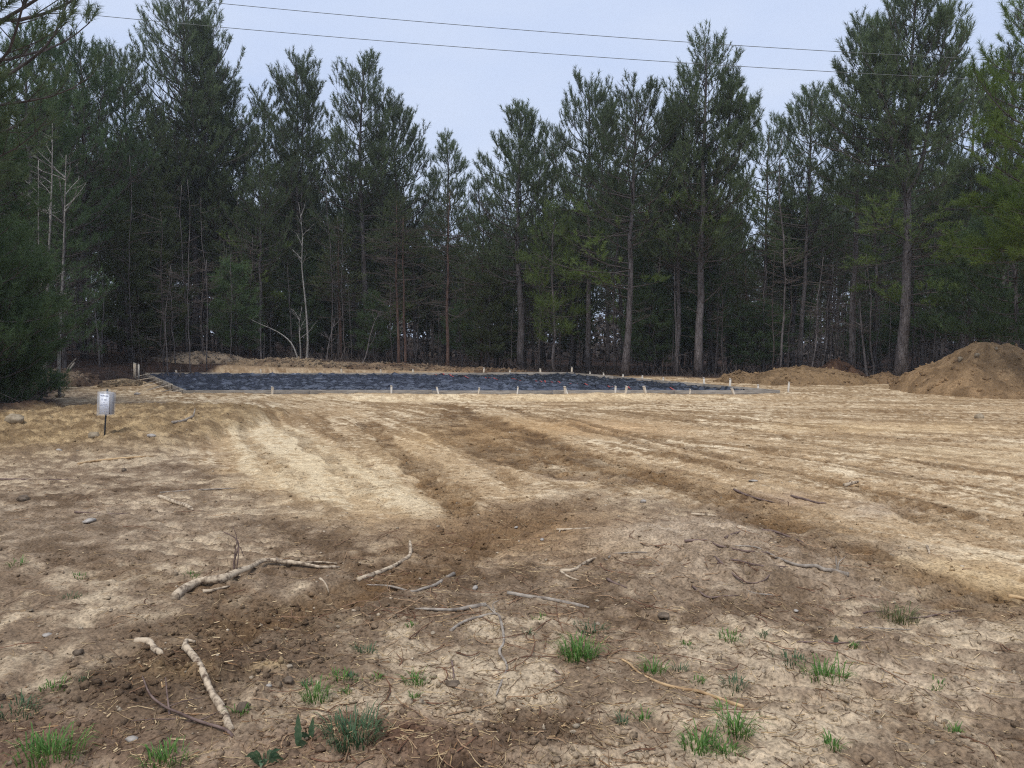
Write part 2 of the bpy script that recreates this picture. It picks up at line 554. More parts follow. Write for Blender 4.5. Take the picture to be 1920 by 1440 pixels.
def relief(x, y, colour=True):
    x = np.asarray(x, float); y = np.asarray(y, float)
    n1 = fbm(x * 0.8, y * 0.8, 1, 4)
    wx, wy = x + 0.22 * fbm(x * 1.7, y * 1.7, 5, 3), y + 0.22 * fbm(x * 1.7, y * 1.7, 9, 3)
    z = 0.04 * fbm(x * 0.25, y * 0.25, 3, 2) * sst(y, 5, 9)
    # the back of the clearing rises to the left
    z = z + sst(y, 25, 41) * np.clip(0.12 - 0.043 * x, -0.06, 1.05)
    z = z + sst(np.hypot(x, y), 60, 140) * 1.2
    pad = sst(signed(wx, wy, PAD) + 0.5 * fbm(x * 1.5, y * 1.5, 19, 4, 0.6), -0.4, 0.45)
    wood = wood_mask(x, y)
    # bank of spoil with the sign
    mnd = np.exp(-(((x + 9.0) / 4.4) ** 4 + ((y - 13.6) / 3.0) ** 4))
    edge = sst(-(wx + 4.75), -0.05, 0.25)
    bank = mnd * edge
    z = z + bank * (0.30 + 0.16 * fbm(x * 0.9, y * 0.9, 21, 3))
    # foundation pit and backfill
    sd = signed(x, y, SLAB)
    li = np.interp(y, [22.0, 33.5], [-0.04, -0.40])
    bf = sst(x, -12.0, -9.6) * sst(sd, -1.4, -0.5) * (1 - sst(sd, li - 0.1, li))
    z = z * (1 - sst(sd, -1.2, -0.3)) + 0.13 * bf * (0.8 + 0.4 * n1) - 0.06 * sst(sd, li - 0.05, li + 0.02)
    # churned soil
    rough = np.clip(0.72 - 0.5 * pad + bank * 0.9, 0.15, 1.4)
    dark = np.zeros_like(x)
    sw = np.zeros_like(x)
    for k, (pl, hw, st, dep) in enumerate(TRACKS):
        d, al, L = polydist(wx * 0.6 + x * 0.4, wy * 0.6 + y * 0.4, pl)
        m = sst(-(d / hw) + 0.25 * fbm(x * 4, y * 4, 140 + k, 3), -1.2, -0.8) * sst(al, 0.0, 0.8) * sst(L - al, 0.0, 0.8)
        m = m * np.clip(0.72 + 0.65 * fbm(x * 2.2, y * 2.2, 40 + k, 3), 0, 1.1)
        cle = 0.5 + 0.5 * np.sin(al * 2 * math.pi / 0.16 + 2.5 * n1)
        dark = np.maximum(dark, m * st * (0.72 + 0.36 * cle))
        z = z - m * dep * (0.15 + 0.85 * cle)
        z = z + dep * 0.7 * np.exp(-((d / hw - 1.25) / 0.22) ** 2) * m.clip(0.3, 1) * (st * sst(al, 0.0, 0.8) * sst(L - al, 0, 0.8)) * (0.5 + np.abs(vn(x * 5, y * 5, 90 + k)))
        sw = np.maximum(sw, m * cle * st)
    rough = np.maximum(rough, dark * 1.1)
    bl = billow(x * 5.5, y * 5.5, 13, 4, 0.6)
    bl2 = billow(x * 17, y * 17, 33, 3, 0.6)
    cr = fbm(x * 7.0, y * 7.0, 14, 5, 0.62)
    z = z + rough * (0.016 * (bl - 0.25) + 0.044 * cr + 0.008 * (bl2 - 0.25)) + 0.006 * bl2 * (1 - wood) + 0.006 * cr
    z = z + bank * 0.10 * (bl - 0.2)
    lic = samp(LIC, x, y); lic2 = samp(LIC2, x, y)
    inl = sst(y, 5.0, 7.5) * (y < 36.5)
    z = z + pad * inl * (0.010 * lic2 + 0.004 * lic)
    # cleat prints of a tracked machine across the near ground
    pr = fbm(x * 1.1, y * 1.1, 61, 2)
    prm = sst(pr, -0.05, 0.25) * (1 - pad) * (1 - wood)
    ca, sa = math.cos(0.25), math.sin(0.25)
    cl = 0.5 + 0.5 * np.sin((x * sa + y * ca) * 2 * math.pi / 0.17 + 3.0 * fbm(x * 1.5, y * 1.5, 62, 2))
    z = z - prm * 0.030 * cl
    for (c, r, rgb, st, sw_) in BLOBS:
        if sw_:
            bx, by = flat(*c)
            z = z + sw_ * np.exp(-(((wx - bx) / r[0]) ** 2 + ((wy - by) / r[1]) ** 2)) * (0.7 + 0.9 * bl) * (sd < -0.1)
    if not colour:
        return z
    # ---- soil colour (sRGB of the lit photograph, turned into albedo at the end)
    def C(r, g, b):
        return np.array([r, g, b], float)

    def mixc(a, b, t):
        return a * (1 - t[..., None]) + b * t[..., None]
    tone = 0.55 * fbm(x * 2.0, y * 2.0, 51, 4, 0.6) + 0.65 * fbm(x * 6.5, y * 6.5, 53, 4, 0.65)
    tone2 = fbm(x * 0.7, y * 0.7, 55, 3)
    fg = mixc(np.broadcast_to(C(112, 95, 77), x.shape + (3,)), C(162, 145, 121), sst(tone + 0.26 * tone2 + 0.42 * (cl - 0.5) * prm, -0.16, 0.44))
    fg = mixc(fg, C(76, 60, 44), sst(-(0.6 * tone2 + 1.0 * tone), 0.16, 0.6) * 0.7)
    pc = mixc(np.broadcast_to(C(155, 132, 102), x.shape + (3,)), C(194, 176, 147), sst(0.40 * lic2 + 0.15 * lic + 0.9 * tone2 + 0.8 * tone, -0.6, 0.8))
    pc = mixc(pc, C(116, 93, 66), sst(0.75 * lic + 0.9 * lic2 - 0.4 * tone2 - 0.6 * tone, 0.0, 1.4) * inl * 0.8)
    fleck = fbm(x * 9.0, y * 16.0, 57, 3, 0.7)
    pc = mixc(pc, C(104, 80, 54), sst(fleck + 0.3 * tone2, 0.20, 0.48) * 0.75)  # dark flecks paint the shadows of small clods into the soil colour
    pc = mixc(pc, C(214, 198, 170), sst(-fleck, 0.28, 0.55) * 0.5)
    wd = signed(wx * 0.35 + x * 0.65, wy * 0.35 + y * 0.65, WEDGE)
    pc = mixc(pc, mixc(np.broadcast_to(C(164, 142, 110), x.shape + (3,)), C(194, 177, 147), sst(tone + 0.3 * lic2 - 1.2 * fleck, -0.45, 0.5)), sst(wd, -0.03, 0.08) * (0.68 + 0.22 * lic2.clip(-1, 1)))
    c = mixc(fg, pc, pad)
    c = mixc(c, mixc(np.broadcast_to(C(106, 87, 62), x.shape + (3,)), C(152, 130, 96), sst(tone, -0.3, 0.4)), np.clip(bank * 1.6, 0, 1) * 0.9)
    for (cc, r, rgb, st, sw_) in BLOBS:
        bx, by = flat(*cc)
        g = np.exp(-(((wx - bx) / r[0]) ** 2 + ((wy - by) / r[1]) ** 2) ** 1.3)
        c = mixc(c, C(*rgb), np.clip(g * st * (0.8 + 0.7 * tone), 0, 1))
    c = mixc(c, mixc(np.broadcast_to(C(94, 71, 46), x.shape + (3,)), C(72, 54, 36), sst(tone, -0.3, 0.3)), np.clip(dark, 0, 1) * 0.92)
    far = sst(y, 33.4, 35.0)
    c = mixc(c, C(122, 103, 82), far * (1 - wood) * 0.85)
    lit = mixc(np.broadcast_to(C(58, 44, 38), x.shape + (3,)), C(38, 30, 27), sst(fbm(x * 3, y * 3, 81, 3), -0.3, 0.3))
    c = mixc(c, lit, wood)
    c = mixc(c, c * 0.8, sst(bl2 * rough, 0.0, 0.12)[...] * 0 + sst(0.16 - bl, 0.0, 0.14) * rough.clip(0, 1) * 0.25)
    return z, s2l(np.clip(c, 8, 255)) / 0.87


HG = {}


def hz_many(x, y):
    """height of the ground sheet itself"""
    x = np.asarray(x, float); y = np.asarray(y, float)
    r = np.clip(np.hypot(x, y), HG['r'][0], HG['r'][-1] * 0.999); a = np.degrees(np.arctan2(x, y))
    i = np.clip(np.searchsorted(HG['r'], r) - 1, 0, len(HG['r']) - 2)
    j = np.clip(np.searchsorted(HG['a'], a) - 1, 0, len(HG['a']) - 2)
    tr = (r - HG['r'][i]) / (HG['r'][i + 1] - HG['r'][i]); ta = np.clip((a - HG['a'][j]) / (HG['a'][j + 1] - HG['a'][j]), 0, 1)
    z = HG['z']
    return (z[i, j] * (1 - ta) + z[i, j + 1] * ta) * (1 - tr) + (z[i + 1, j] * (1 - ta) + z[i + 1, j + 1] * ta) * tr


def Hz(x, y):
    return float(hz_many(x, y))


def hit(px, py):
    """ground point seen at a photo pixel"""
    d = ray(px, py); z = 0.0
    for _ in range(6):
        k = (z - EYE) / d[2]
        if k < 0 or k > 400:
            break
        x, y = d[0] * k, d[1] * k
        z = 0.5 * z + 0.5 * Hz(x, y)
    return np.array([x, y, Hz(x, y)])


r1 = np.geomspace(2.3, 26.0, 500)
rr = np.concatenate([[0.05, 0.5, 1.0, 1.5, 1.8, 2.05], r1, np.geomspace(26.1, 60, 110), np.geomspace(62, 190, 26)])
aa = np.concatenate([np.linspace(-180, -46, 30), np.linspace(-40, 40, 760), np.linspace(46, 180, 30)[:-1]])
A_, R_ = np.meshgrid(np.radians(aa), rr)
Xg, Yg = R_ * np.sin(A_), R_ * np.cos(A_)
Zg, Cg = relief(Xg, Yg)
HG['r'], HG['a'], HG['z'] = rr, aa, Zg
V = np.stack([Xg, Yg, Zg], -1).reshape(-1, 3)
nr, na = Xg.shape
i_, j_ = np.meshgrid(np.arange(nr - 1), np.arange(na), indexing='ij')
jn = (j_ + 1) % na
F = np.stack([i_ * na + j_, i_ * na + jn, (i_ + 1) * na + jn, (i_ + 1) * na + j_], -1).reshape(-1, 4)
V = np.vstack([V, [[0, 0, V[0, 2]]]])
T_ = np.stack([np.full(na, len(V) - 1), (np.arange(na) + 1) % na, np.arange(na)], -1)
Cv = np.vstack([Cg.reshape(-1, 3), Cg[0, :1]])
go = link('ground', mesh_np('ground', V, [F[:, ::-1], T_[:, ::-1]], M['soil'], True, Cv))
go.data.flip_normals()
tag(go, 'graded clay clearing with tyre tracks and leaf litter under the trees', 'ground', kind='structure')

# ------------------------------------------------------------------ clods, chips and fine roots lying about (nobody could count them)
ICO = None


def ico():
    import bmesh
    b = bmesh.new(); bmesh.ops.create_icosphere(b, subdivisions=1, radius=1)
    v = np.array([p.co[:] for p in b.verts]); f = np.array([[q.index for q in p.verts] for p in b.faces]); b.free()
    return v, f


ICOV, ICOF = ico()


def scatter(n, weight, ymin, ymax, ang=36.5, power=1.0):
    """random points in the view, denser near the eye, kept by weight(x,y)"""
    out = []
    while sum(len(o) for o in out) < n:
        r = ymin * (ymax / ymin) ** (rng.random(n) ** power); a = np.radians((rng.random(n) * 2 - 1) * ang)
        x, y = r * np.sin(a), r * np.cos(a)
        k = rng.random(n) < weight(x, y)
        out.append(np.stack([x[k], y[k]], -1))
    return np.concatenate(out)[:n]


def dark_w(x, y):
    d = np.zeros_like(x)
    for (pl, hw, st, dep) in TRACKS:
        q, al, L = polydist(x, y, pl)
        d = np.maximum(d, st * np.exp(-(q / (hw * 1.1)) ** 2))
    pad = sst(signed(x, y, PAD), -0.2, 0.3)
    bank = np.exp(-(((x + 9.0) / 4.4) ** 4 + ((y - 13.6) / 3.0) ** 4)) * (x < -4.8)
    w = 0.04 + 0.75 * d + 0.16 * (1 - pad) * sst(fbm(x * 0.9, y * 0.9, 77, 3), -0.15, 0.3) + 0.5 * bank
    for c, r in (((430, 1245), .55), ((290, 1290), .35), ((1020, 1385), .3), ((700, 1400), .5), ((520, 1165), .5)):
        bx, by = flat(*c)
        w = w + 0.7 * np.exp(-((x - bx) ** 2 + (y - by) ** 2) / r ** 2)
    w = w * (signed(x, y, SLAB) < -0.1)
    return np.clip(w, 0, 1)


def clods(n, ymin, ymax, smin, smax, weight, dk=0.86):
    P = scatter(n, weight, ymin, ymax)
    z, c = relief(P[:, 0], P[:, 1])
    s = smin * (smax / smin) ** (rng.random(n) ** 2.2)
    sc = s[:, None] * (0.6 + 0.8 * rng.random((n, 3))) * np.array([1, 1, 0.7])
    jit = 1 + 0.9 * (rng.random((n, len(ICOV))) - 0.5)
    v = ICOV[None] * jit[..., None] * sc[:, None, :]
    th = rng.random(n) * 6.28
    ct, sn = np.cos(th)[:, None], np.sin(th)[:, None]
    v = np.stack([v[..., 0] * ct - v[..., 1] * sn, v[..., 0] * sn + v[..., 1] * ct, v[..., 2]], -1)
    v += np.stack([P[:, 0], P[:, 1], z + 0.2 * s], -1)[:, None]
    f = (ICOF[None] + (np.arange(n) * len(ICOV))[:, None, None]).reshape(-1, 3)
    cc = c * (dk + 0.3 * (rng.random((n, 1)) - 0.5))
    cc = np.repeat(cc, len(ICOV), 0)
    return v.reshape(-1, 3), f, cc


va, fa, ca_ = clods(9000, 2.6, 22.0, 0.003, 0.022, dark_w, 0.9)
vb, fb, cb_ = clods(1300, 2.8, 22.0, 0.003, 0.016, lambda x, y: 0.5 * (signed(x, y, SLAB) < -0.1) * (0.3 + dark_w(x, y)))
cb_ = cb_ * 0 + np.repeat(s2l((178, 162, 140)) * (0.55 + 0.5 * rng.random((1300, 1))), len(ICOV), 0)
o = link('dirt_clods', mesh_np('dirt_clods', np.vstack([va, vb]), [fa, fb + len(va)], M['soil'], False, np.vstack([ca_, cb_])))
tag(o, 'loose crumbs of soil and small stones strewn over the tracks', 'dirt', kind='stuff')


def litter(name, n, lmin, lmax, width, colours, weight, label, cat, ymax=14.0, segs=3, curl=0.6):
    P = scatter(n, weight, 2.6, ymax)
    z, _ = relief(P[:, 0], P[:, 1])
    L = lmin * (lmax / lmin) ** (rng.random(n) ** 1.8)
    th = rng.random(n) * 6.28
    cu = (rng.random(n) - 0.5) * 2 * curl
    w = width * (0.6 + 0.8 * rng.random(n))
    X, Y = [P[:, 0]], [P[:, 1]]
    for k in range(segs):
        X.append(X[-1] + np.cos(th) * L / segs); Y.append(Y[-1] + np.sin(th) * L / segs); th = th + cu
    X = np.array(X); Y = np.array(Y)
    Z = np.array([hz_many(X[k], Y[k]) for k in range(segs + 1)])
    Z = np.maximum(Z, Z.mean(0)) + w * 0.5 + 0.004 * rng.random((segs + 1, n))
    c = np.stack([X, Y, Z], -1)                         # segs+1, n, 3
    t = np.gradient(c, axis=0); t /= np.linalg.norm(t, axis=-1)[..., None] + 1e-9
    sd = np.stack([-t[..., 1], t[..., 0], 0 * t[..., 0]], -1)
    tp = np.concatenate([[1.0], np.linspace(1, .6, segs)])[:, None, None] * w[None, :, None]
    v = np.stack([c + sd * tp * .5 - [0, 0, .001], c - sd * tp * .5 - [0, 0, .001], c + np.array([0, 0, 1.0]) * tp * .5], 2)   # segs+1,n,3,3
    v = np.transpose(v, (1, 0, 2, 3)).reshape(-1, 3)
    base = (np.arange(n) * (segs + 1) * 3)[:, None, None]
    q = []
    for k in range(segs):
        a, b2 = k * 3, k * 3 + 3
        q += [[a, b2, b2 + 2, a + 2], [a + 2, b2 + 2, b2 + 1, a + 1]]
    q = (np.array(q)[None] + base).reshape(-1, 4)
    pal = np.array([s2l(cq) for cq in colours])[rng.integers(0, len(colours), n)] * (0.7 + 0.5 * rng.random((n, 1)))
    ob = link(name, mesh_np(name, v, [q[:, ::-1]], M['soil'], False, np.repeat(pal, (segs + 1) * 3, 0)))
    tag(ob, label, cat, kind='stuff')


def fgw(x, y):
    pad = sst(signed(x, y, PAD), -0.3, 0.3)
    return np.clip((1 - 0.85 * pad) * (0.35 + 0.65 * sst(fbm(x * 0.8, y * 0.8, 88, 2), -0.2, 0.3)), 0, 1) * (signed(x, y, SLAB) < -0.1)


def rootw(x, y):
    w = 0
    for c, r in (((1400, 1060), 1.1), ((1320, 1100), .8), ((760, 1090), .9), ((330, 930), 1.2), ((1000, 1180), .6), ((700, 1420), .5)):
        bx, by = flat(*c)
        w = w + np.exp(-((x - bx) ** 2 + (y - by) ** 2) / r ** 2)
    return np.clip(w, 0, 1) * 0.9 + 0.05


litter('wood_chips', 2000, 0.010, 0.06, 0.0045, [(190, 168, 132), (160, 134, 100), (120, 92, 66)], fgw, 'pale splinters of wood and bark strewn over the near dirt', 'wood chips', 12.0, 1)
litter('dead_straw', 5200, 0.03, 0.16, 0.0026, [(150, 128, 98), (118, 94, 72), (92, 70, 54), (172, 150, 116)], fgw, 'dry straw and pine needles littering the near dirt', 'straw', 9.0, 3)
litter('fine_roots', 380, 0.10, 0.55, 0.006, [(120, 94, 74), (104, 76, 60), (146, 120, 94)], rootw, 'tangle of thin torn roots lying on the near dirt', 'roots', 11.0, 5, 0.45)

# ------------------------------------------------------------------ trees
def unit(v):
    return v / (np.linalg.norm(v) + 1e-9)


def rot_about(v, axis, a):
    axis = unit(axis)
    return v * math.cos(a) + np.cross(axis, v) * math.sin(a) + axis * np.dot(axis, v) * (1 - math.cos(a))


class Tree:
    def __init__(self, seed):
        self.g = random.Random(seed); self.n = np.random.default_rng(seed)
        self.trunk, self.limb = MB(), MB()
        self.tp, self.td, self.ts = [], [], []

    def stem(self, P, r0, r1, k=9):
        P = np.asarray(P, float)
        t = np.linspace(0, 1, len(P))
        rad = r0 + (r1 - r0) * t ** 0.9
        rad[0] *= 1.25
        self.trunk.tube(P, rad, k)
        return P, rad

    def tuft(self, p, d, s):
        self.tp.append(p); self.td.append(d); self.ts.append(s)

    def branch(self, p, az, el, L, r, up=0.5, tuftgap=0.24, bare=0.3, side=0.42, dead=False, ts=1.0, droop=0.0, wander=0.14):
        g = self.g
        d = np.array([math.cos(az) * math.cos(el), math.sin(az) * math.cos(el), math.sin(el)])
        n = max(4, int(L / 0.4)); n = min(n, 9)
        P = [np.array(p, float)]
        D = []
        for i in range(n):
            t = i / n
            d = unit(d + np.array([g.uniform(-1, 1), g.uniform(-1, 1), g.uniform(-1, 1)]) * wander + np.array([0, 0, up * t * 0.45 - droop * 0.3]))
            D.append(d); P.append(P[-1] + d * L / n)
        D.append(d)
        P = np.array(P)
        self.limb.tube(P, np.linspace(r, max(0.006, r * 0.22), len(P)), 4 if r < 0.05 else 5, False)
        # side shoots
        s = bare * L
        flip = g.choice((-1, 1))
        while s < L:
            f = s / L * n; i = min(int(f), n - 1); q = P[i] + (P[i + 1] - P[i]) * (f - i); dd = D[i]
            flip = -flip
            sv = unit(np.cross(dd, [0, 0, 1]) + 1e-6) * flip
            sl_ = (side * L * (1 - s / L) + 0.22) * g.uniform(0.6, 1.25)
            sl_ = min(sl_, 1.5)
            sd = unit(dd * g.uniform(0.5, 1.0) + sv * g.uniform(0.5, 1.0) + np.array([0, 0, g.uniform(-0.1, 0.6) * (0 if dead else 1)]))
            e = q + sd * sl_ + np.array([0, 0, 0.16 * sl_ * up])
            mid = q + sd * sl_ * 0.55
            self.limb.tube([q, mid, e], [max(0.006, r * 0.3), max(0.005, r * 0.2), 0.004], 3, False)
            if dead:
                for _ in range(g.randint(0, 2)):
                    t = g.uniform(0.3, 0.9); w = q + (e - q) * t
                    self.limb.tube([w, w + unit(sd + np.array([g.uniform(-1, 1), g.uniform(-1, 1), g.uniform(-.6, .8)])) * sl_ * 0.4], [0.005, 0.003], 3, False)
            else:
                u = 0.45 * sl_
                while u < sl_:
                    w = q + (e - q) * (u / sl_)
                    td = unit(sd * 0.7 + np.array([g.uniform(-1, 1), g.uniform(-1, 1), g.uniform(-0.1, 1.0)]) * 0.55 + np.array([0, 0, up * 1.1]))
                    self.tuft(w, td, ts * g.uniform(0.75, 1.15)); u += tuftgap * g.uniform(0.8, 1.3)
                self.tuft(e, unit(sd * 0.8 + np.array([0, 0, up * g.uniform(0.6, 2.0)])), ts * g.uniform(0.9, 1.25))
            s += max(0.16, 0.085 * L) * g.uniform(0.8, 1.3)
        if not dead:
            self.tuft(P[-1], unit(D[-1] + np.array([0, 0, up * 0.6])), ts * 1.2)
        return P

    def crown_on(self, P, rad, W, z0, z1, prof, gap=0.42, per=4, ts=1.0, elo=8, ehi=48, up=0.7, skew=None, tuftgap=0.46, side=0.42, droop=0.0, bare=0.28):
        g = self.g
        P = np.asarray(P)
        z = z0
        az = g.uniform(0, 6.28)
        while z < z1 - 0.15:
            t = (z - z0) / max(0.1, z1 - z0)
            k = per if t < 0.85 else max(3, per - 1)
            for _ in range(k):
                az += 6.283 / k + g.uniform(-0.5, 0.5)
                zz = z + g.uniform(-0.5, 0.5) * gap
                f = np.interp(zz, P[:, 2], np.arange(len(P))); i = min(int(f), len(P) - 2)
                p = P[i] + (P[i + 1] - P[i]) * (f - i)
                L = W * prof(t) * g.uniform(0.62, 1.18)
                if g.random() < 0.07:
                    L *= 0.4
                if skew:
                    L *= 1 + skew[1] * math.cos(az - skew[0])
                el = R(elo + (ehi - elo) * t ** 1.8 + g.uniform(-12, 12))
                self.branch(p, az, el, max(0.3, L), max(0.008, min(0.05, 0.011 * L + 0.004)), up, tuftgap, bare, side, ts=ts, droop=droop)
            z += gap * g.uniform(0.8, 1.25)
        e = P[-1]
        for k in range(4):
            self.tuft(e - np.array([0, 0, 0.2 * k]), unit(np.array([g.uniform(-.25, .25), g.uniform(-.25, .25), 1])), ts * 1.25)

    def dead_limbs(self, P, z0, z1, n, L=1.2, side=0.4):
        g = self.g; P = np.asarray(P)
        for _ in range(n):
            zz = g.uniform(z0, z1)
            f = np.interp(zz, P[:, 2], np.arange(len(P))); i = min(int(f), len(P) - 2)
            p = P[i] + (P[i + 1] - P[i]) * (f - i)
            self.branch(p, g.uniform(0, 6.28), R(g.uniform(-12, 28)), L * g.uniform(0.35, 1.15), 0.014, 0.1, bare=0.25, side=side, dead=True)

    def foliage(self, name, mat, m=38, nl=0.20, nw=0.021, shoot=0.40, sp=(14, 62), cull=-0.42):
        T = np.array(self.tp); D = np.array(self.td); S = np.array(self.ts)
        q = vn((T[:, 0] + 0.7 * T[:, 2]) / 0.8, (T[:, 1] - 0.6 * T[:, 2]) / 0.8, 5) > cull
        T, D, S = T[q], D[q], S[q]
        n = len(T); rg = self.n
        ref = np.where(np.abs(D[:, 2:3]) < 0.9, np.array([[0, 0, 1.0]]), np.array([[1.0, 0, 0]]))
        A = np.cross(D, ref); A /= np.linalg.norm(A, axis=1)[:, None]
        B = np.cross(D, A)
        a = rg.random((n, m)) * shoot * S[:, None]
        th = np.radians(sp[0] + (sp[1] - sp[0]) * rg.random((n, m))); ph = rg.random((n, m)) * 6.283
        ln_ = nl * S[:, None] * (0.7 + 0.5 * rg.random((n, m)))
        c, s = np.cos(th)[..., None], np.sin(th)[..., None]
        rad = np.cos(ph)[..., None] * A[:, None] + np.sin(ph)[..., None] * B[:, None]
        dn = c * D[:, None] + s * rad
        base = T[:, None] + D[:, None] * a[..., None]
        tip = base + dn * ln_[..., None]
        rv = rg.normal(size=(n, m, 3)); wv = np.cross(dn, rv); wv /= np.linalg.norm(wv, axis=-1)[..., None] + 1e-9
        w = (nw * (0.7 + 0.6 * rg.random((n, m))))[..., None]
        v = np.stack([base - wv * w * .5, base + wv * w * .5, tip], 2).reshape(-1, 3)
        f = np.arange(len(v)).reshape(-1, 3)
        return mesh_np(name, v, [f], mat)

    def build(self, name, loc, label, cat, group, mt, ml, mf, fol=None, extra_trunk=True):
        root = empty(name, loc, label, cat, group)
        link('trunk', self.trunk.mesh('trunk', mt, True), root)
        if self.limb.n:
            link('branches', self.limb.mesh('branches', ml, True), root)['kind'] = 'stuff'
        if self.tp:
            link('crown', self.foliage('crown', mf, **(fol or {})), root)
        return root


def pine_prof(t):
    return (1 - t) ** 0.52 * (0.66 + 0.34 * min(1, t / 0.2)) + 0.05


def cone_prof(t):
    return (1 - t) ** 0.8 * (0.8 + 0.2 * min(1, t / 0.15)) + 0.05


def round_prof(t):
    return (1 - t) ** 0.5 * (0.5 + 0.5 * min(1, t / 0.35)) + 0.05


def stem_line(seed, H, lean=(0, 0), wob=0.10, n=13):
    g = random.Random(seed)
    P = []; x = y = 0.0
    for i in range(n):
        t = i / (n - 1)
        P.append((x + lean[0] * t, y + lean[1] * t, H * t))
        x += g.uniform(-wob, wob); y += g.uniform(-wob, wob)
    P[0] = (0, 0, -0.25)
    return np.array(P)


PROTO = []


def front_pine(seed, px, Y, top, hw, bot, twpx, label, prof=pine_prof, mat='needle', gap=0.42, per=4, lean=0.0, leaders=(), dead=10, bark='bark', limbs=(), ts=1.0, fol=None, skew=None, side=0.42, elo=8, group='tall pines along the edge of the clearing', ehi=52, name='pine_tree', tuftgap=0.46, boughs=None, cat='tree'):
    """a pine of the front row: base pixel column and depth, top row, crown half width and lower end in photo pixels"""
    x = (px - CX) / FPX * Y
    z = Hz(x, Y)
    pxm = Y / FPX
    Htop = at(px, top, Y)[2] - z
    zb = max(0.12 if name == 'evergreen_shrub' else 0.5, at(px, bot + (70 if seed < 200 else 0), Y)[2] - z)
    W = hw * pxm * (1.7 if seed < 200 and hw < 120 else 1.35)
    t = Tree(seed)
    P, rad = t.stem(stem_line(seed, Htop, (lean * pxm, 0)), twpx * pxm / 2, 0.03)
    t.crown_on(P, rad, W, zb, Htop, prof, gap, per, ts=ts, skew=skew, side=side, elo=elo, ehi=ehi, tuftgap=tuftgap)
    t2 = Tree(seed + 5000); t2.limb = t.limb
    for (f0, dx, tp, w2) in leaders:                       # extra leaders: start fraction, sideways pixels, top row, half width
        i = int(f0 * (len(P) - 1)); b = P[i]
        h2 = at(px, tp, Y)[2] - z
        Q = np.array([b + (np.array([P[-1][0] * 0 + dx * pxm, t.g.uniform(-.5, .5), h2]) - b) * np.array([s ** 0.6, s, s]) for s in np.linspace(0, 1, 9)])
        t.trunk.tube(Q, np.linspace(rad[i] * 0.6, 0.025, 9), 7)
        t.crown_on(Q, None, w2 * pxm, max(zb, b[2] + 0.25 * (h2 - b[2])), h2, prof, gap, per, ts=ts)
    for (py, dx, L, el, kind) in limbs:                    # named limbs: row, direction in x, length in pixels, elevation, bare or not
        zz = at(px, py, Y)[2] - z
        p = np.array([np.interp(zz, P[:, 2], P[:, 0]), np.interp(zz, P[:, 2], P[:, 1]), zz])
        az = math.atan2(-0.55 + t.g.uniform(-.2, .2), dx)
        (t2 if kind else t).branch(p, az, R(el), L * pxm, 0.035, 0.25 if kind else 0.1, dead=not kind, bare=0.3, side=0.34, ts=ts, tuftgap=0.2)
    if boughs:                                             # low green boughs: rows, how many, length in pixels, sideways range
        for k in range(boughs[2]):
            zz = at(px, t.g.uniform(boughs[0], boughs[1]), Y)[2] - z
            p = np.array([np.interp(zz, P[:, 2], P[:, 0]), np.interp(zz, P[:, 2], P[:, 1]), zz])
            t2.branch(p, t.g.uniform(*boughs[4]), R(t.g.uniform(-8, 14)), boughs[3] * pxm * t.g.uniform(0.5, 1.05), 0.03, 0.2, bare=0.3, side=0.36, ts=ts, tuftgap=0.2)
    if dead:
        t.dead_limbs(P, 1.0 if zb < 4 else zb * 0.35, zb + 0.8, dead)
    root = t.build(name, (x, Y, z), label, cat, group, M[bark], M['limb'], M[mat], fol)
    if t2.tp:
        link('low_boughs', t2.foliage('low_boughs', M['needle_bright' if seed < 200 else mat], **(fol or dict(m=26, nl=0.2, nw=0.022, shoot=0.34, sp=(20, 65)))), root)['label'] = 'lower boughs with brighter green needles'
    root.rotation_euler = (0, 0, 0)
    PROTO.append((root, Htop, W, zb / Htop))
    return root


front_pine(101, 368, 43, 2, 104, 335, 14, 'tallest twin-stemmed pine left of the clearing, top touching the upper wire', gap=0.40, per=5, leaders=((0.40, 34, 60, 70),), prof=round_prof, dead=14)
front_pine(102, 392, 44, 60, 60, 380, 11, 'thin-trunked pine close behind the tallest twin-stemmed pine at left', dead=10)
front_pine(103, 428, 45, 165, 62, 360, 12, 'pine just right of the tallest twin-stemmed pine, with bare lower trunk', dead=12)
front_pine(104, 562, 44, 118, 74, 440, 9, 'slim pine behind the pale bare sapling, pointed top', dead=16, leaders=((0.3, 14, 135, 50),), per=4)
front_pine(105, 682, 43, 122, 72, 420, 13, 'pointed dark pine left of the middle gap, right of the slim pine', per=5)
front_pine(106, 742, 44, 212, 74, 430, 12, 'broad dense dark pine left of the middle gap, rounded shoulder', prof=round_prof, per=5)
front_pine(107, 838, 47, 258, 46, 420, 9, 'narrow pine standing just left of the sky gap', prof=cone_prof)
front_pine(108, 978, 40, 213, 92, 470, 16, 'grey-trunked pine right of the sky gap, in deep shade', prof=cone_prof, per=5, dead=16)
front_pine(109, 1104, 39, 170, 84, 440, 12, 'many-tipped pine between the grey-trunked pine and the leaning pine', leaders=((0.45, 32, 195, 40),))
front_pine(110, 1170, 35.5, 190, 96, 400, 15, 'leaning pine by the slab corner with a low bright green limb', lean=10, dead=8,
           limbs=((455, 0.5, 120, 25, True), (520, -1, 190, 12, False), (560, -1, 170, 14, False), (600, -1, 70, 30, False), (540, 1, 60, 10, True), (545, -1, 60, 5, True), (610, 1, 45, 25, False)), boughs=(400, 560, 9, 170, (2.6, 4.4)))
front_pine(111, 1266, 36, 200, 60, 430, 10, 'slim pine with a bare crooked trunk left of the straight grey-trunked pine', dead=8)
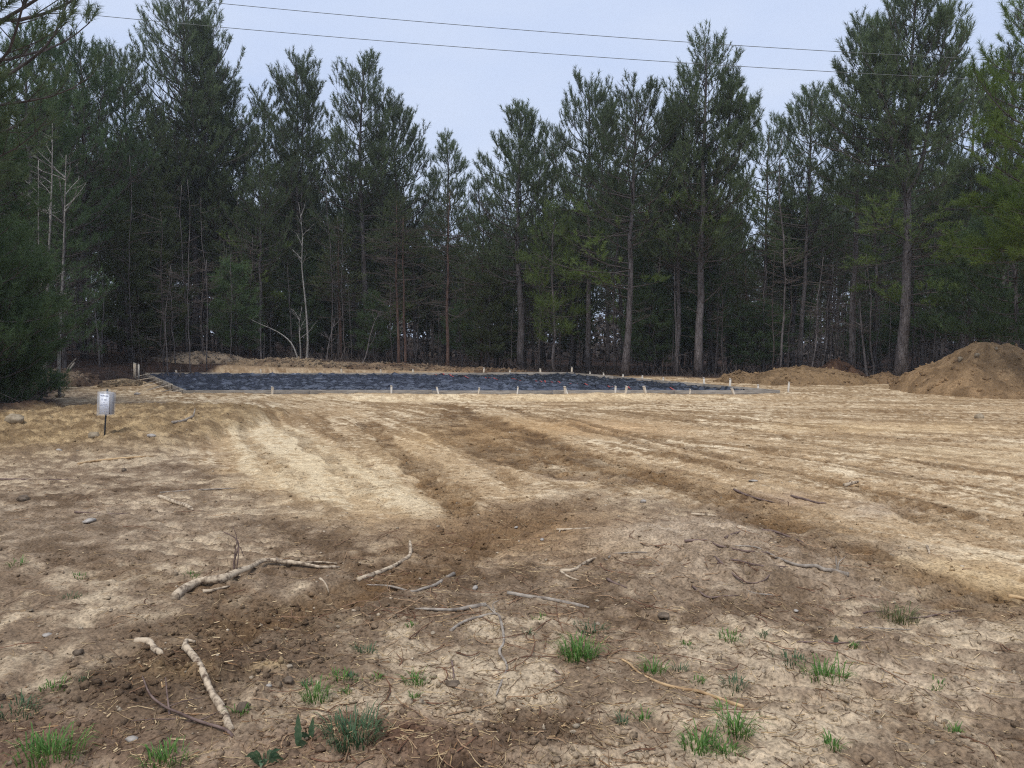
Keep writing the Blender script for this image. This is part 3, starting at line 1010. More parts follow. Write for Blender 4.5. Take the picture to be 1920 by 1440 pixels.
front_pine(112, 1310, 34.5, 84, 82, 440, 17, 'tall straight pine with a clean grey trunk and two-peaked crown', leaders=((0.5, 62, 145, 48), (0.55, 98, 192, 40)), dead=3, gap=0.40,
           limbs=((480, -1, 60, 35, False), (560, -1, 55, 28, False), (570, 1, 65, 28, False), (500, 1, 55, 45, False), (590, -1, 40, 30, False)), boughs=(400, 470, 9, 95, (3.0, 6.4)))
front_pine(113, 1432, 41, 250, 62, 420, 9, 'short thin-trunked pine in the dip between the two tallest pines on the right', dead=14)
front_pine(114, 1500, 38, 190, 72, 430, 10, 'pine left of the broadest pine, crown stepping down to the dip')
front_pine(115, 1592, 34, 70, 82, 300, 11, 'open-crowned pine with dark trunk showing against the sky, left of the broadest pine', prof=round_prof, dead=12)
front_pine(116, 1688, 31, 4, 132, 330, 23, 'broadest pine on the right with a thick grey trunk and low green boughs', prof=round_prof, per=5, gap=0.40, leaders=((0.55, 72, 22, 60), (0.55, -60, 70, 60)), dead=6,
           limbs=((420, -1, 160, 8, True), (450, -0.8, 190, 4, True), (470, 1, 110, 6, True), (500, 0.3, 90, 0, True), (575, -0.6, 85, -5, True), (570, 0.4, 60, -4, True), (440, 0.0, 120, 6, True)), boughs=(400, 560, 16, 170, (0, 6.28)))
front_pine(117, 1640, 40, 240, 70, 430, 9, 'pine half hidden behind the broadest pine, to its left')
front_pine(118, 1800, 37, 150, 74, 380, 11, 'pine between the broadest pine and the right edge, set back')
front_pine(119, 1862, 36, 118, 66, 400, 12, 'pine near the right edge with its top beside the lower wire')
front_pine(120, 250, 41, 120, 90, 420, 13, 'shadowy pine left of the tallest twin-stemmed pine', per=5)
front_pine(121, 160, 36, 95, 100, 400, 13, 'dark pine behind the left boughs, second from the left edge', per=5, mat='needle_soft')
front_pine(122, 60, 31, 60, 130, 420, 14, 'dark pine behind the left boughs, nearest the left edge', per=5, mat='needle_soft')
front_pine(123, 1020, 47, 285, 60, 430, 10, 'set-back pine just right of the grey-trunked pine')
front_pine(124, 905, 52, 345, 38, 450, 7, 'small pine low in the sky gap', prof=cone_prof)
front_pine(125, 500, 47, 190, 62, 400, 10, 'set-back pine filling the space between the twin-stemmed and the slim pine')
front_pine(126, 1235, 43, 230, 66, 430, 10, 'set-back pine behind the slim crooked-trunked pine')

NPROTO_TALL = len(PROTO)
FINE = dict(cull=-0.7, m=60, nl=0.21, nw=0.012, shoot=0.34, sp=(15, 70))
# near pines at the borders, with needles one can make out
front_pine(201, -70, 14.5, -330, 330, 330, 40, 'near pine at the left edge reaching dark boughs across the top left corner', gap=0.55, per=4, dead=6, fol=FINE, ts=0.85,
           limbs=((60, 1, 330, 22, True), (110, 1, 300, 12, True), (150, 0.9, 330, 18, True), (190, 0.8, 260, 10, True), (20, 0.9, 300, 24, True), (260, 0.9, 200, 8, True)), elo=5, prof=round_prof, group='near pines framing the view')
front_pine(202, 1985, 21, -60, 170, 500, 30, 'near pine at the right edge with yellow green boughs', mat='needle_yellow', gap=0.5, per=4, dead=4, fol=FINE, ts=0.9, elo=4,
           limbs=((300, -1, 170, 12, True), (330, -0.8, 190, 6, True), (440, -1, 170, 8, True), (470, -0.8, 150, 2, True), (250, -0.7, 150, 18, True), (400, -0.6, 190, 10, True), (480, -0.4, 170, 0, True)), boughs=(370, 490, 14, 200, (2.3, 4.3)), prof=round_prof, group='near pines framing the view')
SOFT = dict(cull=-0.55, m=38, nl=0.16, nw=0.012, shoot=0.26, sp=(20, 75))
front_pine(203, -20, 18.5, 130, 104, 690, 14, 'soft feathery young pine at the left edge, branches down to the ground', mat='needle_soft', gap=0.32, per=6, dead=6, fol=SOFT, ts=1.0, elo=2, prof=cone_prof, group='near pines framing the view', name='young_pine', tuftgap=0.26)
front_pine(204, -60, 15.5, 380, 150, 730, 12, 'low dark feathery young pine cut by the left edge', mat='needle_soft', gap=0.30, per=6, dead=6, fol=SOFT, elo=0, prof=cone_prof, group='near pines framing the view', name='young_pine', tuftgap=0.26)
front_pine(211, 5, 17.0, 450, 72, 740, 6, 'bushy dark green pine filling the left edge down to the soil bank', mat='needle_soft', gap=0.26, per=6, dead=2, fol=SOFT, elo=-6, prof=round_prof, group='near pines framing the view', name='young_pine', tuftgap=0.24)
for a_ in ((212, 45, 19.5, 600, 58, 748, 5, 'low dense evergreen shrub at the foot of the left wood, behind the boulders'), (213, 0, 16.2, 545, 85, 760, 5, 'low dense evergreen shrub cut by the left edge')):
    front_pine(*a_, mat='needle_soft', gap=0.22, per=6, dead=2, fol=SOFT, elo=-8, prof=round_prof, group='evergreen shrubs at the left wood edge', name='evergreen_shrub', tuftgap=0.24, cat='shrub')
front_pine(205, 120, 28, 330, 70, 650, 8, 'feathery young pine behind the pale bare trunks at left', mat='needle_soft', gap=0.42, per=4, dead=6, fol=dict(m=22, nl=0.16, nw=0.012, shoot=0.28, sp=(20, 70)), elo=0, prof=cone_prof, group='near pines framing the view', name='young_pine', tuftgap=0.26)
front_pine(206, 1040, 36, 395, 62, 640, 6, 'bright green young pine left of the leaning pine', mat='needle_bright', gap=0.5, per=4, dead=2, elo=0, fol=dict(m=22, nl=0.20, nw=0.02), prof=round_prof, group='young pines at the wood edge', name='young_pine', tuftgap=0.26)
front_pine(207, 1330, 37.5, 380, 70, 470, 7, 'young pine foliage behind the straight grey trunk', mat='needle_bright', gap=0.5, per=4, dead=4, elo=2, prof=round_prof, group='young pines at the wood edge', name='young_pine', tuftgap=0.26)
front_pine(208, 300, 38, 345, 66, 640, 8, 'olive young pine in front of the twin-stemmed pine, left side', mat='cedar', gap=0.42, per=5, dead=6, elo=-2, prof=cone_prof, group='young pines at the wood edge', name='young_pine', tuftgap=0.26)
front_pine(209, 1800, 30, 440, 70, 640, 8, 'dark young pine behind the large dirt pile', mat='needle_soft', gap=0.45, per=5, dead=4, elo=0, prof=cone_prof, group='young pines at the wood edge', name='young_pine', tuftgap=0.26)
front_pine(210, 1905, 27, 400, 110, 640, 10, 'dark young pine above the dirt piles at the right edge', mat='needle_soft', gap=0.42, per=5, dead=4, elo=0, prof=round_prof, group='young pines at the wood edge', name='young_pine', tuftgap=0.26)

# cedars with bare lower limbs
CED = dict(cull=-0.6, m=18, nl=0.10, nw=0.022, shoot=0.26, sp=(10, 45))


def cedar(seed, px, Y, top, hw, bot, twpx, label, base_bare=0.5, twin=0, n=34):
    x = (px - CX) / FPX * Y; z = Hz(x, Y); pxm = Y / FPX
    H = at(px, top, Y)[2] - z; zb = max(0.6, at(px, bot, Y)[2] - z); W = hw * pxm
    t = Tree(seed)
    P, rad = t.stem(stem_line(seed, H, wob=0.05), twpx * pxm / 2, 0.02)
    t.crown_on(P, rad, W, zb, H, cone_prof, 0.30, 5, ts=1.0, elo=-5, ehi=60, up=0.35, tuftgap=0.15, side=0.38)
    t.dead_limbs(P, zb * base_bare, zb + 1.5, n, W * 1.05, 0.5)
    if twin:
        Q = stem_line(seed + 1, H * 0.9, wob=0.04); Q[:, 0] += twin * pxm * (1 - 0.6 * np.linspace(0, 1, len(Q)))
        t.trunk.tube(Q, np.linspace(twpx * pxm / 2 * 0.95, 0.02, len(Q)), 8)
        t.dead_limbs(Q, zb * base_bare, zb + 1.0, n, W * 1.05, 0.5)
    return t.build('cedar_tree', (x, Y, z), label, 'tree', 'cedars at the wood edge', M['bark_red'], M['twig'], M['cedar'], CED)


cedar(301, 748, 37.5, 375, 66, 470, 6, 'cedar with two reddish trunks and bare lower limbs behind the slab', 0.45, 12, 44)
cedar(302, 838, 37, 360, 66, 490, 7, 'cedar with one reddish trunk right of the two-trunked cedar', 0.4, 0, 50)
cedar(303, 905, 41, 400, 60, 560, 7, 'dark olive cedar under the sky gap', 0.6, 0, 20)
cedar(304, 640, 42, 420, 58, 560, 7, 'dark olive cedar left of the two-trunked cedar', 0.6, 0, 24)
cedar(305, 1395, 39, 500, 50, 640, 6, 'dim low cedar in shade right of the straight grey trunk', 0.6, 0, 20)
cedar(306, 470, 42, 470, 60, 600, 6, 'dim low cedar in shade left of the pale bare sapling', 0.6, 0, 24)


# bare saplings
def sapling(seed, px, Y, top, twpx, label, mat='bark_pale', pts=None, n=7, L=60, name='bare_sapling', group=None, cat='tree', start=0.35):
    x = (px - CX) / FPX * Y; z = Hz(x, Y); pxm = Y / FPX
    t = Tree(seed)
    if pts:
        b = np.array([x, Y, z])
        P = smooth_line([at(a, c, Y + 0.15 * k) - b for k, (a, c) in enumerate(pts)], 4)
        P[0][2] -= 0.15
        if P[0][2] > -0.1:
            P = np.vstack([[P[0][0], P[0][1], -0.2], P])
    else:
        P = stem_line(seed, at(px, top, Y)[2] - z, wob=0.07)
    t.trunk.tube(P, np.linspace(twpx * pxm / 2, 0.008, len(P)), 7)
    g = t.g
    for _ in range(n):
        f = g.uniform(start, 0.95) * (len(P) - 1); i = min(int(f), len(P) - 2); p = P[i] + (P[i + 1] - P[i]) * (f - i)
        t.branch(p, g.uniform(0, 6.28), R(g.uniform(25, 60)), L * pxm * g.uniform(0.5, 1.1) * (1.25 - 0.7 * f / len(P)), twpx * pxm * 0.2, 0.3, dead=True, bare=0.3, side=0.35, wander=0.22)
    return t.build(name, (x, Y, z), label, cat, group, M[mat], M[mat], M['needle'])


sapling(401, 573, 36.6, 400, 4.6, 'pale thin bare sapling behind the slab, tall and slightly bent', pts=[(573, 694), (577, 640), (573, 570), (566, 500), (567, 440), (560, 380)], n=8, L=42, start=0.5)
sapling(402, 566, 36.4, 560, 4, 'pale sapling bent in a long arch to the left', pts=[(566, 694), (557, 668), (545, 642), (520, 622), (480, 604), (445, 585)], n=2, L=30)
sapling(403, 563, 36.9, 570, 3, 'thin forked sapling between the arched and the tall pale saplings', pts=[(564, 692), (563, 650), (561, 610), (566, 575)], n=4, L=50)
sapling(404, 489, 37, 598, 4, 'broken bare pole with side twigs left of the arched sapling', 'bark', pts=[(490, 690), (489, 650), (488, 597)], n=5, L=30)
sapling(405, 495, 37.2, 625, 2.6, 'short broken stem beside the bare pole', 'bark', pts=[(494, 690), (496, 625)], n=0)
sapling(406, 612, 37.2, 600, 3, 'small crooked grey sapling with open twigs right of the tall pale sapling', 'bark', pts=[(612, 694), (614, 660), (620, 630), (628, 600)], n=8, L=40)
sapling(407, 692, 37.2, 590, 3, 'crooked leaning sapling left of the two-trunked cedar', 'bark', pts=[(672, 694), (686, 668), (694, 630), (704, 600), (715, 585)], n=5, L=40)
sapling(408, 95, 21.5, 250, 6.5, 'tall pale bare tree at left, left of a pair', pts=[(84, 680), (86, 600), (90, 500), (95, 400), (98, 300), (98, 230)], n=7, L=70)
sapling(409, 122, 21, 270, 6.5, 'tall pale bare tree at left with long upswept limbs, right of a pair', pts=[(110, 690), (113, 600), (118, 500), (121, 400), (124, 290)], n=8, L=100, start=0.7)
sapling(410, 72, 20.5, 300, 5, 'thin pale tree behind the feathery young pine at left', pts=[(76, 680), (74, 560), (72, 430), (72, 300)], n=8, L=60)
sapling(411, 1350, 36.5, 480, 5.5, 'thin leaning grey tree right of the straight grey trunk', 'bark', pts=[(1341, 708), (1346, 620), (1349, 540), (1350, 470)], n=7, L=60)
sapling(412, 1619, 32, 560, 6, 'bare leaning stem left of the thick grey trunk', 'bark', pts=[(1626, 712), (1620, 660), (1614, 600), (1612, 560)], n=4, L=40)
sapling(413, 180, 33, 480, 4, 'dark crooked sapling in the shade behind the pale pair', 'bark', pts=[(186, 660), (180, 600), (172, 545), (160, 490)], n=10, L=80)

# the wood behind: copies of the front trees
kids = {}
for o in list(COL.objects):
    if o.parent:
        kids.setdefault(o.parent, []).append(o)


def copy_tree(root, loc, rot, sc, label, group):
    c = root.copy(); COL.objects.link(c)
    c.location = loc; c.rotation_euler = (0, 0, rot); c.scale = sc
    c['label'] = label; c['group'] = group
    for k in kids[root]:
        d = k.copy(); COL.objects.link(d); d.parent = c
    return c


SKY = ([-200, 0, 200, 300, 460, 520, 640, 760, 800, 850, 880, 910, 960, 1040, 1100, 1220, 1300, 1420, 1470, 1560, 1650, 1760, 1850, 2000, 2200],
       [60, 60, 130, 160, 230, 240, 240, 300, 330, 340, 395, 395, 300, 330, 260, 280, 260, 300, 300, 230, 160, 190, 220, 150, 100])
g = random.Random(77)
placed = []
tall = PROTO[:NPROTO_TALL]
n = 0; tries = 0
while n < 185 and tries < 4000:
    tries += 1
    Y = g.choice((g.uniform(39, 55), g.uniform(45, 75), g.uniform(70, 105)))
    px = g.uniform(-160, 2080)
    x = (px - CX) / FPX * Y
    if Y < float(treeline(np.array([x]))[0]) + 3.0:
        continue
    if any((x - a) ** 2 + (Y - b) ** 2 < (2.0 + 0.01 * Y) ** 2 for a, b in placed):
        continue
    root, Hh, W, _ = tall[g.randrange(len(tall))]
    z = Hz(x, Y)
    lim = np.interp(px, SKY[0], SKY[1]) + g.uniform(60, 210)
    H = min(at(px, lim, Y)[2] - z, 17.5)
    s = H / Hh
    if s < 0.35 or s > 1.5:
        continue
    placed.append((x, Y)); n += 1
    w = g.uniform(0.8, 1.05) * max(s, 0.7)
    copy_tree(root, (x, Y, z), g.uniform(0, 6.28), (w, w, s), 'tall pine crowded in the dark wood behind the front row of trees', 'pines deep in the wood')
low = [p for p in PROTO[NPROTO_TALL + 2:] if 'shrub' not in p[0].name]
low = [p for p in low]
n = 0; tries = 0
while n < 95 and tries < 4000:
    tries += 1
    Y = g.choice((g.uniform(33, 48), g.uniform(42, 65), g.uniform(55, 100)))
    px = g.uniform(-160, 2080)
    if 150 < px < 280 and g.random() < 0.7:
        continue
    x = (px - CX) / FPX * Y
    if Y < float(treeline(np.array([x]))[0]) + 5.5:
        continue
    if any((x - a) ** 2 + (Y - b) ** 2 < 1.2 ** 2 for a, b in placed):
        continue
    root, Hh, W, _ = low[g.randrange(len(low))]
    s = g.uniform(3.5, 9.0) / Hh
    w = g.uniform(1.3, 2.5) / W
    placed.append((x, Y)); n += 1
    copy_tree(root, (x, Y, Hz(x, Y)), g.uniform(0, 6.28), (w, w, s), 'low shaded young evergreen growing beneath the pines deep in the wood', 'young evergreens under the pines')

n = 0; tries = 0
while n < 18 and tries < 3000:
    tries += 1
    px = g.choice((g.uniform(150, 470), g.uniform(430, 960), g.uniform(1190, 1500), g.uniform(1700, 1920)))
    Y = float(treeline(np.array([(px - CX) / FPX * 38]))[0]) + g.uniform(1.5, 5.5)
    x = (px - CX) / FPX * Y
    if Y < 36.5 or any((x - a) ** 2 + (Y - b) ** 2 < 1.1 ** 2 for a, b in placed):
        continue
    root, Hh, W, _ = low[g.randrange(len(low))]
    s = g.uniform(3.0, 6.0) / Hh; w = g.uniform(1.2, 1.9) / W
    placed.append((x, Y)); n += 1
    copy_tree(root, (x, Y, Hz(x, Y)), g.uniform(0, 6.28), (w, w, s), 'dim low evergreen sapling in the shaded front of the wood, between the trunks', 'evergreen saplings at the front of the wood')

# the wood goes on past both sides of the view
for k in range(46):
    if k < 28:
        x = g.uniform(-34, -15.5); Y = g.uniform(3, 36)
        if x > np.interp(Y, [3, 13, 20, 26, 33, 40], [-14, -12, -16, -20, -25, -30]):
            x -= 9
        if (x / Y * FPX + CX) > -40:
            continue
    else:
        Y = g.uniform(26, 50); x = g.uniform(0.78, 1.25) * Y
        if (x / Y * FPX + CX) < 2000:
            continue
    pool = tall if k % 3 else low
    root, Hh, W, _ = pool[g.randrange(len(pool))]
    s = g.uniform(11, 16) / Hh if k % 3 else g.uniform(4, 7) / Hh
    w = g.uniform(0.9, 1.15) if k % 3 else g.uniform(1.5, 2.2) / W
    placed.append((x, Y))
    copy_tree(root, (x, Y, Hz(x, Y)), g.uniform(0, 6.28), (w, w, s), 'tall pine crowded in the dark wood behind the front row of trees' if k % 3 else 'low shaded young evergreen growing beneath the pines deep in the wood', 'pines deep in the wood' if k % 3 else 'young evergreens under the pines')

# thin bare stems of the wood, three kinds, copied
base = []
for k in range(5):
    t = Tree(600 + k)
    H = t.g.uniform(5, 9)
    P = stem_line(600 + k, H, (t.g.uniform(-.5, .5), 0), 0.09)
    t.trunk.tube(P, np.linspace(0.045, 0.012, len(P)), 6)
    t.dead_limbs(P, 0.8, H * 0.95, 22, 1.1, 0.4)
    px = (455, 1010, 1215, 1480, 1545)[k]; Y = (41.5, 38.5, 37.2, 35.5, 36)[k]
    x = (px - CX) / FPX * Y
    r_ = t.build('dead_sapling', (x, Y, Hz(x, Y)), 'thin dead-looking stem with bare twigs at the shaded wood edge', 'tree', 'thin bare stems in the wood', M['bark_dark'] if k % 2 else M['bark'], M['twig'], M['needle'])
    base.append(r_)
kids.clear()
for o in list(COL.objects):
    if o.parent:
        kids.setdefault(o.parent, []).append(o)
n = 0
while n < 270:
    Y = g.choice((g.uniform(32, 42), g.uniform(33, 46), g.uniform(38, 60)))
    px = g.uniform(20, 1900)
    x = (px - CX) / FPX * Y
    if Y < float(treeline(np.array([x]))[0]) + 0.4 or any((x - a) ** 2 + (Y - b) ** 2 < 0.5 ** 2 for a, b in placed):
        continue
    placed.append((x, Y)); n += 1
    s = g.uniform(0.6, 1.25)
    copy_tree(base[g.randrange(5)], (x, Y, Hz(x, Y)), g.uniform(0, 6.28), (s * g.uniform(.6, 1.1), s * g.uniform(.6, 1.1), s), 'thin dead-looking stem with bare twigs at the shaded wood edge', 'thin bare stems in the wood')

# the far wood that closes the view, one mass of twigs and leaves through its depth
rg = np.random.default_rng(5)
NF = 100000
Yf = np.where(rg.random(NF) < 0.35, rg.uniform(62, 80, NF), rg.uniform(80, 125, NF)); pf = np.where(rg.random(NF) < 0.72, rg.uniform(-350, 2270, NF), np.where(rg.random(NF) < 0.5, rg.uniform(-2600, -350, NF), rg.uniform(2270, 4200, NF)))
Xf = (pf - CX) / FPX * Yf
Hf = np.where(Yf < 80, 0.7, 1.0) * 6.5 + 3.5 * fbm(Xf * 0.15, Yf * 0.15, 301, 3) * 2
keep = ~((pf > 160) & (pf < 275) & (rg.random(NF) < 0.3))
Zf = rg.random(NF) ** 0.8 * Hf
Zf += hz_many(Xf, Yf)
P_ = np.stack([Xf, Yf, Zf], -1)[keep]
d_ = rg.normal(size=P_.shape); d_ /= np.linalg.norm(d_, axis=1)[:, None]
w_ = np.cross(d_, rg.normal(size=P_.shape)); w_ /= np.linalg.norm(w_, axis=1)[:, None]
s_ = rg.uniform(0.3, 0.8, len(P_))[:, None]
vv = np.stack([P_ - w_ * s_ * .22, P_ + w_ * s_ * .22, P_ + d_ * s_], 1).reshape(-1, 3)
tag(link('distant_woods', mesh_np('distant_woods', vv, [np.arange(len(vv)).reshape(-1, 3)], M['limb'])), 'dense far wood closing the view behind the trunks', 'woods', kind='stuff')

# brush and dead stems along the wood edge
NB = 4200
xb = rg.uniform(-30, 26, NB); yb = treeline(xb) + rg.normal(size=NB) * 1.1 + 0.9
left_ = rg.random(NB) < 0.12
yb = np.where(left_, rg.uniform(15, 34, NB), yb)
xb = np.where(left_, np.interp(yb, [10, 13, 16, 20, 26, 33, 40], [-11.5, -9.6, -9.8, -12.6, -16.5, -21, -26]) - np.abs(rg.normal(size=NB)) * 1.2 - 0.3, xb)
zb_ = hz_many(xb, yb)
hb = 0.25 + 1.1 * rg.random(NB) ** 2.5
P0 = np.stack([xb, yb, zb_ - 0.05], -1)
dr = rg.normal(size=(NB, 3)) * np.array([0.7, 0.7, 0.25]) + np.array([0, 0, 0.8]); dr /= np.linalg.norm(dr, axis=1)[:, None]
sdv = np.cross(dr, rg.normal(size=(NB, 3))); sdv /= np.linalg.norm(sdv, axis=1)[:, None]
sdw = np.cross(dr, sdv)
w0 = (0.006 + 0.010 * rg.random(NB))[:, None]
tipb = P0 + dr * hb[:, None]
vb_ = np.stack([P0 + sdv * w0, P0 - sdv * w0 * .5 + sdw * w0 * .8, P0 - sdv * w0 * .5 - sdw * w0 * .8, tipb], 1).reshape(-1, 3)
fb_ = (np.array([[0, 1, 3], [1, 2, 3], [2, 0, 3]])[None] + (np.arange(NB) * 4)[:, None, None]).reshape(-1, 3)
tag(link('brush', mesh_np('brush', vb_, [fb_], M['twig'])), 'low dead brush and broken stems along the edge of the wood', 'brush', kind='stuff')

# ------------------------------------------------------------------ spoil heaps
def heap(name, px, py, Y, wpx, hpx, depth, seed, label, c1, c2, rough=0.12, rot=0.0, pk=1.0, shift=0.0, cat='dirt pile', res=90):
    """a heap of soil: centre column and foot row in pixels, depth; width and height in pixels, depth in metres"""
    pxm = Y / FPX
    rx, h = wpx * pxm / 2, hpx * pxm
    x0 = (px - CX) / FPX * Y
    ry = depth / 2
    u = np.linspace(-1.15, 1.15, res); v = np.linspace(-1.15, 1.15, max(30, int(res * min(1.0, ry / rx * 1.4))))
    U, Vv = np.meshgrid(u, v)
    X, Yv = U * rx, Vv * ry
    wob = 0.30 * fbm(X * 0.9 / max(.4, h) + seed, Yv * 0.9 / max(.4, h), seed, 3)
    rad = np.sqrt(((U - shift * (1 - np.abs(U))) ** 2 + Vv ** 2)) + wob
    hh = np.clip(1 - rad, -0.25, 1)
    z = h * np.sign(hh) * np.abs(hh) ** pk * 1.12
    z = z + h * rough * (0.6 * billow(X * 2.2 / h ** .5, Yv * 2.2 / h ** .5, seed + 3, 4, 0.6) + 0.5 * fbm(X * 1.1 / h, Yv * 1.1 / h, seed + 9, 3)) * sst(hh, -0.05, 0.25)
    z = z + (0.05 * fbm(X * 5, Yv * 5, seed + 21, 4, 0.65) + 0.05 * (billow(X * 6, Yv * 6, seed + 31, 2) - 0.2)) * min(1.0, 3 * rough + 0.3) * sst(hh, -0.02, 0.1)
    ang_ = np.arctan2(Vv, U)
    gul = billow(np.cos(ang_) * 4 + seed, np.sin(ang_) * 4 + rad * 0.8, seed + 41, 3)           # slumps and runnels down the sides
    z = z + h * 0.13 * (gul - 0.3) * sst(hh, 0.0, 0.25) * (1 - sst(hh, 0.7, 1.0))
    gz = hz_many(x0 + X, Y + Yv)
    z = np.where(hh < 0.0, np.minimum(z, -0.05), z)
    tone = sst(0.8 * fbm(X * 1.8, Yv * 1.8, seed + 5, 5, 0.65) + 0.8 * (gul - 0.3), -0.3, 0.35)[..., None]
    c = (s2l(np.array(c1)) * (1 - tone) + s2l(np.array(c2)) * tone) * np.array([0.80, 0.82, 0.87])
    nv, nu = U.shape
    i, j = np.meshgrid(np.arange(nv - 1), np.arange(nu - 1), indexing='ij')
    q = np.stack([i * nu + j, i * nu + j + 1, (i + 1) * nu + j + 1, (i + 1) * nu + j], -1).reshape(-1, 4)
    zz = z + gz - Hz(x0, Y)
    o = link(name, mesh_np(name, np.stack([X, Yv, zz], -1).reshape(-1, 3), [q], M['soil'], True, c.reshape(-1, 3)), None, (x0, Y, Hz(x0, Y)))
    # crumbs and clods lying on it
    kk = np.nonzero((hh.ravel() > 0.02))[0]
    nc = int(min(700, 250 + 500 * rx * rough))
    kk = rng.choice(kk, nc)
    pos = np.stack([X, Yv, zz], -1).reshape(-1, 3)[kk]
    s = 0.018 * 4.0 ** (rng.random(nc) ** 1.8) * (1.15 if rough > 0.25 else 1.0)
    if name == 'soil_berm':
        c *= np.array([0.80, 0.85, 0.93])
    v = ICOV[None] * (1 + 0.9 * (rng.random((nc, len(ICOV), 1)) - 0.5)) * (s[:, None] * (0.6 + 0.8 * rng.random((nc, 3))))[:, None]
    v = v + pos[:, None]
    f = (ICOF[None] + (np.arange(nc) * len(ICOV))[:, None, None]).reshape(-1, 3)
    cc = np.repeat(c.reshape(-1, 3)[kk] * (0.75 + 0.6 * rng.random((nc, 1))), len(ICOV), 0)
    link('clods', mesh_np('clods', v.reshape(-1, 3), [f], M['soil'], False, cc), o)['kind'] = 'stuff'
    return tag(o, label, cat)


heap('dirt_pile', 1850, 742, 23.5, 330, 82, 5.0, 3, 'large smooth brown dirt pile at the right, highest of the heaps', (124, 99, 70), (160, 130, 94), 0.16, pk=0.85, res=150)
heap('dirt_pile', 1950, 735, 25.0, 150, 74, 3.2, 14, 'dirt pile cut by the right edge, pale stones on it', (120, 100, 78), (160, 138, 108), 0.14, pk=0.8)
heap('dirt_pile', 1505, 728, 29.0, 250, 29, 4.0, 21, 'long low dirt pile right of the slab', (112, 90, 64), (140, 114, 82), 0.16, pk=0.8, res=130)
heap('dirt_pile', 1565, 712, 32.0, 120, 30, 2.4, 33, 'reddish dark soil heap at the wood edge behind the long low pile', (62, 45, 35), (90, 67, 50), 0.2, pk=0.8)
heap('dirt_pile', 1660, 728, 29.0, 90, 15, 2.0, 44, 'small dirt heap at the foot of the thick grey trunk', (104, 82, 60), (134, 108, 78), 0.2, pk=0.8)
heap('dirt_pile', 1385, 722, 29.5, 90, 18, 2.0, 47, 'lowest dirt heap beside the right corner of the slab', (112, 90, 64), (140, 114, 82), 0.2, pk=0.8)
heap('soil_berm', 385, 694, 36.5, 150, 16, 2.6, 51, 'grey lumpy soil mound behind the left end of the slab', (104, 88, 72), (148, 130, 108), 0.34, pk=0.7, cat='mound', res=110)
heap('soil_berm', 300, 692, 37.0, 150, 13, 2.4, 55, 'dark low soil ridge left of the grey mound, near the wood', (74, 58, 48), (112, 96, 80), 0.3, pk=0.6, cat='mound', res=110)
heap('soil_berm', 545, 694, 36.0, 260, 10, 2.2, 58, 'grey brown soil ridge behind the slab under the pale saplings', (104, 86, 68), (146, 124, 96), 0.34, pk=0.55, cat='mound', res=150)
heap('soil_berm', 740, 695, 35.8, 260, 8, 2.2, 62, 'brown soil ridge with clods under the two-trunked cedar', (98, 78, 60), (140, 118, 92), 0.36, pk=0.55, cat='mound', res=150)
heap('soil_berm', 900, 697, 35.4, 180, 6, 1.8, 66, 'low brown soil ridge behind the middle of the slab', (98, 76, 56), (136, 110, 82), 0.34, pk=0.55, cat='mound', res=110)
heap('soil_berm', 115, 715, 26.5, 130, 26, 2.6, 71, 'root-strewn soil bank at the left wood edge', (92, 74, 60), (140, 118, 94), 0.34, pk=0.6, cat='mound', res=90)
heap('soil_berm', 225, 722, 26.5, 60, 6, 2.0, 73, 'loose soil heaped outside the braced left form', (112, 92, 68), (150, 126, 94), 0.34, pk=0.6, cat='mound', res=90)

# ------------------------------------------------------------------ stones
M['stone'] = simple_mat('pale field stone', (0.22, 0.19, 0.16), (0.42, 0.38, 0.33), 18, 0.9, 0.2, bstr=0.5, bdist=0.01)
M['stone_tan'] = simple_mat('tan field stone', (0.20, 0.155, 0.10), (0.36, 0.29, 0.20), 14, 0.92, 0.2, bstr=0.5, bdist=0.01)
M['clod'] = simple_mat('dark clod', (0.085, 0.064, 0.045), (0.19, 0.145, 0.105), 22, 0.95, 0.1, bstr=0.8, bdist=0.01)


def rock(name, px, py, wpx, label, mat, seed, flatn=0.6, cat='stone', at_pt=None):
    import bmesh
    p = hit(px, py) if at_pt is None else np.asarray(at_pt)
    r = wpx * math.hypot(p[0], p[1]) / FPX / 2
    b = bmesh.new(); bmesh.ops.create_icosphere(b, subdivisions=2, radius=1)
    v = np.array([q.co[:] for q in b.verts]); f = np.array([[q.index for q in t.verts] for t in b.faces]); b.free()
    rg = np.random.default_rng(seed)
    for _ in range(7):                                   # knock flat facets off
        d = unit(rg.normal(size=3)); k = rg.uniform(0.55, 0.85)
        e = v @ d - k
        v = v - np.clip(e, 0, None)[:, None] * d
    v = v * np.array([1, rg.uniform(0.6, 0.9), flatn]) * r + rg.normal(size=v.shape) * r * (0.11 if mat == 'clod' else 0.03)
    th = rg.uniform(0, 6.28) * 0.2
    v = np.stack([v[:, 0] * math.cos(th) - v[:, 1] * math.sin(th), v[:, 0] * math.sin(th) + v[:, 1] * math.cos(th), v[:, 2]], -1)
    o = link(name, mesh_np(name, v, [f], M[mat], False), None, tuple(p + np.array([0, 0, r * flatn * 0.35])))
    return tag(o, label, cat)


